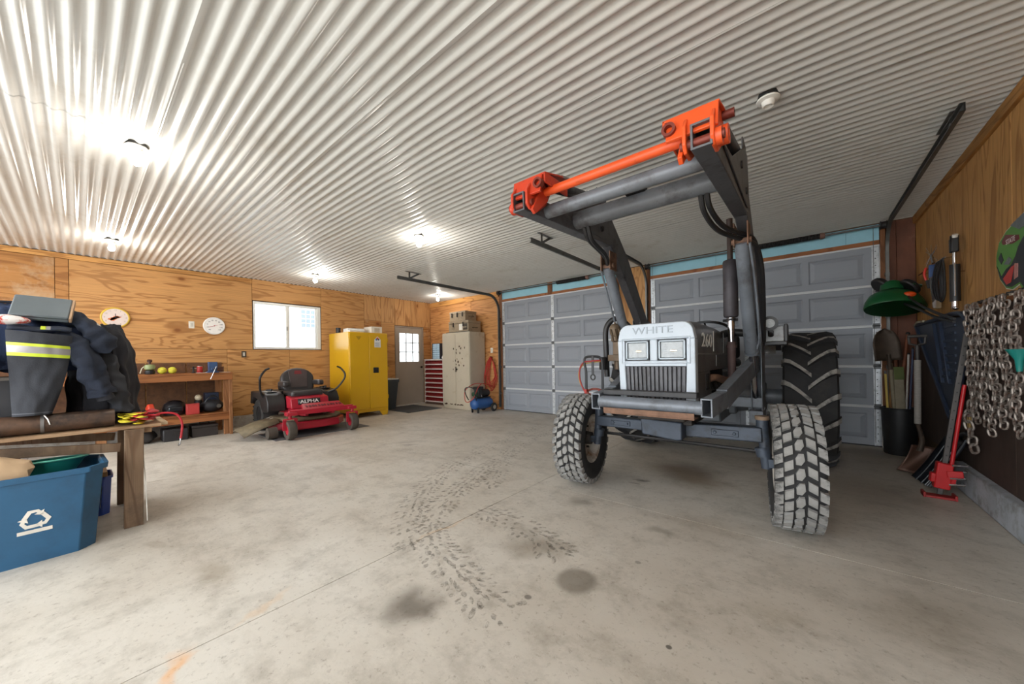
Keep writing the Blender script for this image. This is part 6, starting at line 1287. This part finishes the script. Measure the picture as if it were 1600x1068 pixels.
# ---- high-lift jack
hj = thing('farm_jack', 'red high-lift farm jack with steel bar leaning on the right wall', 'jack', (8.71,-1.90,0)); b0_, b1_ = Vector((8.715,-1.91,.03)), Vector((8.858,-1.925,1.27)); JR = M('jack_red', (190,30,34), .38, var=.1)
pw(MB().bar(b0_,b1_,.030,.016,(0,1,0)), 'rack_bar', M('bar_steel',(92,88,86),.45,.6,var=.2), hj, bev=.003)
dB = (b1_-b0_).normalized()
for k in range(16): pw(MB().cyl(b0_+dB*(.1+.07*k)+Vector((0,-.0100,0)),b0_+dB*(.1+.07*k)+Vector((0,-.0078,0)),.005,n=8), 'bar_hole', BLACK, hj)
pw(MB().box((8.625,-1.945,0),(8.80,-1.86,.018)).box((8.625,-1.95,.0),(8.64,-1.855,.04)).box((8.785,-1.95,0),(8.80,-1.855,.04)), 'base_foot', M('foot_red',(150,40,40),.5), hj, bev=.004)
p1_ = b0_+dB*.14; pw(MB().bar(b0_+dB*.05,b0_+dB*.25,.085,.07,(0,1,0)).bar(b0_+dB*.09,b0_+dB*.16,.13,.06,(0,1,0)), 'lifting_housing', JR, hj, bev=.008)
for k in range(4): pw(MB().cyl(b0_+dB*(.09+.05*k)+Vector((.03,-.03,0)),b0_+dB*(.09+.05*k)+Vector((.11,-.03,.01)),.009,n=8), 'bolt', CHROME, hj)
pw(MB().cyl(b0_+dB*.24+Vector((.032,-.012,0)),b0_+dB*.86+Vector((.03,-.008,0)),.012,n=10), 'handle', JR, hj); pw(MB().bar(b0_+dB*.17+Vector((.01,-.03,0)),b0_+dB*.19+Vector((.09,-.035,-.01)),.05,.03,(0,1,0)), 'lift_nose', JR, hj, bev=.006)
# ---- black plastic scoop
ss = thing('snow_scoop', 'black plastic snow scoop lying on its side behind the red jack', 'scoop', (8.76,-1.55,0)); SB = M('scoop_black', (30,33,40), .3, var=.1)
A = []; q00, q01, q10, q11 = Vector((8.655,-1.47,.03)), Vector((8.72,-1.70,.012)), Vector((8.86,-1.40,.44)), Vector((8.895,-1.72,.45))
for j in range(11):
    v = j/10; A.append([q00.lerp(q01,i/10).lerp(q10.lerp(q11,i/10),v)+Vector((.03,.02,-.03))*math.sin(PI*i/10)*(1-.3*v)+Vector((-.02,-.02,.03))*(1-v)**3 for i in range(11)])
zz = min(v.z for r_ in A for v in r_); A = [[v-Vector((0,0,zz-.008)) for v in r_] for r_ in A]
pw(MB().grid(A),'scoop_pan',SB,ss,solid=.01,smooth=60)
for k in range(4): pw(MB().tube([A[j][2+2*k]+Vector((-.012,-.006,.004)) for j in range(9)],.006,6), 'pan_rib', SB, ss)
pw(MB().tube(smoothpath([A[10][5],A[10][5]+Vector((-.01,-.08,.05)),(8.875,-1.80,.50),(8.88,-1.92,.495)],6),.013,8), 'scoop_handle', SB, ss); pw(MB().tube([A[0][10],A[5][10],A[10][10]],.012,7), 'pan_edge', SB, ss)
# ---- hanging chains
CHN = M('chain_steel', (150,140,132), .5, .55, var=.2, scale=30, dirt=(96,72,60), dscale=20, dlo=.5, dhi=.65)
def link_mesh():
    P = []
    for i in range(14):
        a = 2*PI*i/14; P.append((.0, .0165*math.copysign(abs(math.cos(a))**.8,math.cos(a)), .0245*math.copysign(abs(math.sin(a))**.7,math.sin(a))))
    return MB().tube(P,.0062,6,closed=True)
lk0 = None; hooks = thing('chain_hanger', 'wooden block with spikes holding the chains on the right wall', 'hanger', (W,-2.35,1.47)); pw(MB().box((8.895,-2.85,1.44),(W-.001,-1.9,1.47)), 'hanger_board', OLDW, hooks, bev=.003); pw(MB().box((8.895,-2.535,1.4705),(W-.001,-2.50,1.487)), 'white_block', M('block_white',(206,196,180),.7), hooks, bev=.003)
CY = [-1.985,-2.035,-2.095,-2.15,-2.245,-2.30,-2.40,-2.455,-2.56,-2.615,-2.72,-2.775]; NL = [21,22,19,23,20,23,21,24,20,22,23,20]
desc = ['first from the red jack','second from the red jack','third from the red jack','fourth from the red jack','fifth from the red jack','sixth from the red jack','seventh from the red jack','eighth from the red jack','ninth from the red jack','tenth from the red jack','eleventh from the red jack','twelfth from the red jack']
for k, (cy_, nl) in enumerate(zip(CY,NL)):
    ch_ = thing('chain', 'rusty steel chain hanging on the right wall, %s' % desc[k], 'chain', (8.872,cy_,1.45), group='chains on the right wall'); rn = random.Random(50+k)
    pw(MB().tube([(8.872,cy_,1.476),(8.872,cy_,1.486),(8.90,cy_,1.486),(8.915,cy_,1.478)],.005,6), 'spike', DARKST, ch_)
    nn = nl+(5 if k == 1 else 0)
    for i in range(nn):
        if lk0 is None: lk0 = part(link_mesh(),'chain_link',CHN,ch_); o = lk0
        else: o = dup(lk0, ch_)
        big = 1.35 if (k == 1 and i >= nl) else 1.0
        o.location = (-.010-.012*math.sin(i*.6+k)-(.012 if k%2 else 0), .020*math.sin(i*.35+.4)*min(1,i/4)+rn.uniform(-.002,.002), -.0365*i+(-.018*(i-nl) if i > nl and k == 1 else 0)); o.rotation_euler = (rn.uniform(-.25,.25), 0, R(45 if i%2 else -45)+rn.uniform(-.3,.3)); o.scale = (big,)*3
sk = thing('shackle', 'yellowish steel shackle hooked to the lower end of the first chain', 'shackle', (8.85,-1.985,.62)); part(MB().tube(smoothpath([(0,.022,.045),(0,.024,.0),(0,.018,-.04),(0,0,-.055),(0,-.018,-.04),(0,-.024,0),(0,-.022,.045)],5),.007,7), 'bow', M('shackle_ochre',(160,132,84),.5,.4), sk); part(MB().cyl((0,-.032,.045),(0,.032,.045),.007,n=8), 'pin', CHROME, sk)
tf = thing('teal_funnel', 'small teal plastic funnel hanging among the chains', 'funnel', (8.80,-2.97,1.09)); part(MB().lathe([(.045,.05),(.04,.048),(.012,-.01),(.008,-.07),(.011,-.07),(.016,-.008),(.048,.05)],n=18), 'cone', M('teal_plastic',(30,120,112),.35), tf); part(MB().tube([(.048,0,.05),(.06,0,.06),(.05,0,.075),(.046,0,.052)],.003,5), 'loop', M('teal_plastic',(30,120,112),.35), tf)
# ---- green die-cut sign
sg = thing('cutout_sign', 'green, black and red die-cut panel on the right plywood wall', 'sign', (W-.004,-2.6,1.7))
def sgn(poly, x, mat, name, th=.0015, par=sg): return pw(MB().prism(poly,'x',W-x-th,W-x), name, mat, par, smooth=0)
outl_ = [(-2.215,1.70),(-2.215,1.77),(-2.26,1.85),(-2.37,1.90),(-2.50,1.925),(-2.70,1.965),(-3.0,2.00),(-3.25,1.99),(-3.25,1.62),(-3.0,1.60),(-2.80,1.545),(-2.70,1.53),(-2.64,1.50),(-2.58,1.49),(-2.545,1.53),(-2.45,1.51),(-2.36,1.53),(-2.27,1.60)]
sgn(outl_,.002,M('sign_white',(206,202,192),.5),'sign_backing',.003)
ins = lambda p,k=.985: (-2.62+(p[0]+2.62)*k, 1.715+(p[1]-1.715)*(k-.015))
sgn([ins(p) for p in outl_],.0055,M('sign_green',(86,140,52),.45,var=.15,scale=6),'green_field')
SBK = M('sign_black',(36,36,38),.45,var=.2); SRD = M('sign_red',(190,52,44),.45); SGY = M('sign_grey',(104,108,110),.45,var=.3,scale=12)
sgn([(-2.23,1.70),(-2.30,1.62),(-2.37,1.655),(-2.44,1.67),(-2.50,1.71),(-2.54,1.76),(-2.60,1.80),(-2.72,1.84),(-3.0,1.86),(-3.0,1.62),(-2.80,1.565),(-2.70,1.55),(-2.60,1.51),(-2.555,1.545),(-2.45,1.53),(-2.37,1.545),(-2.28,1.61)],.0072,SBK,'black_flash')
sgn([(-2.33,1.60),(-2.45,1.655),(-2.49,1.66),(-2.44,1.56),(-2.38,1.555)],.0089,SRD,'red_flash'); sgn([(-2.485,1.57),(-2.535,1.58),(-2.54,1.66),(-2.495,1.67)],.0089,M('sign_pink',(176,120,112),.5,var=.3,scale=40),'small_print')
sgn([(-2.255,1.745),(-2.30,1.70),(-2.335,1.72),(-2.30,1.775)],.0072,SBK,'dark_patch'); sgn([(-2.34,1.69),(-2.42,1.675),(-2.46,1.70),(-2.42,1.725)],.0089,SGY,'grey_patch')
sgn([(-2.44,1.915),(-2.60,1.94),(-2.72,1.94),(-2.70,1.87),(-2.56,1.86)],.0072,SGY,'grey_cloud')
sgn([(-2.31,1.845),(-2.37,1.875),(-2.55,1.83),(-2.56,1.80),(-2.47,1.795),(-2.33,1.82)],.0072,M('sign_maroon',(110,40,44),.45),'badge')
text('STATE', .045, M('sign_text',(206,190,186),.5), sg, (-.0105,.14,.118), (PI/2,0,-PI/2), 'lettering', .0006, (1,1,1))
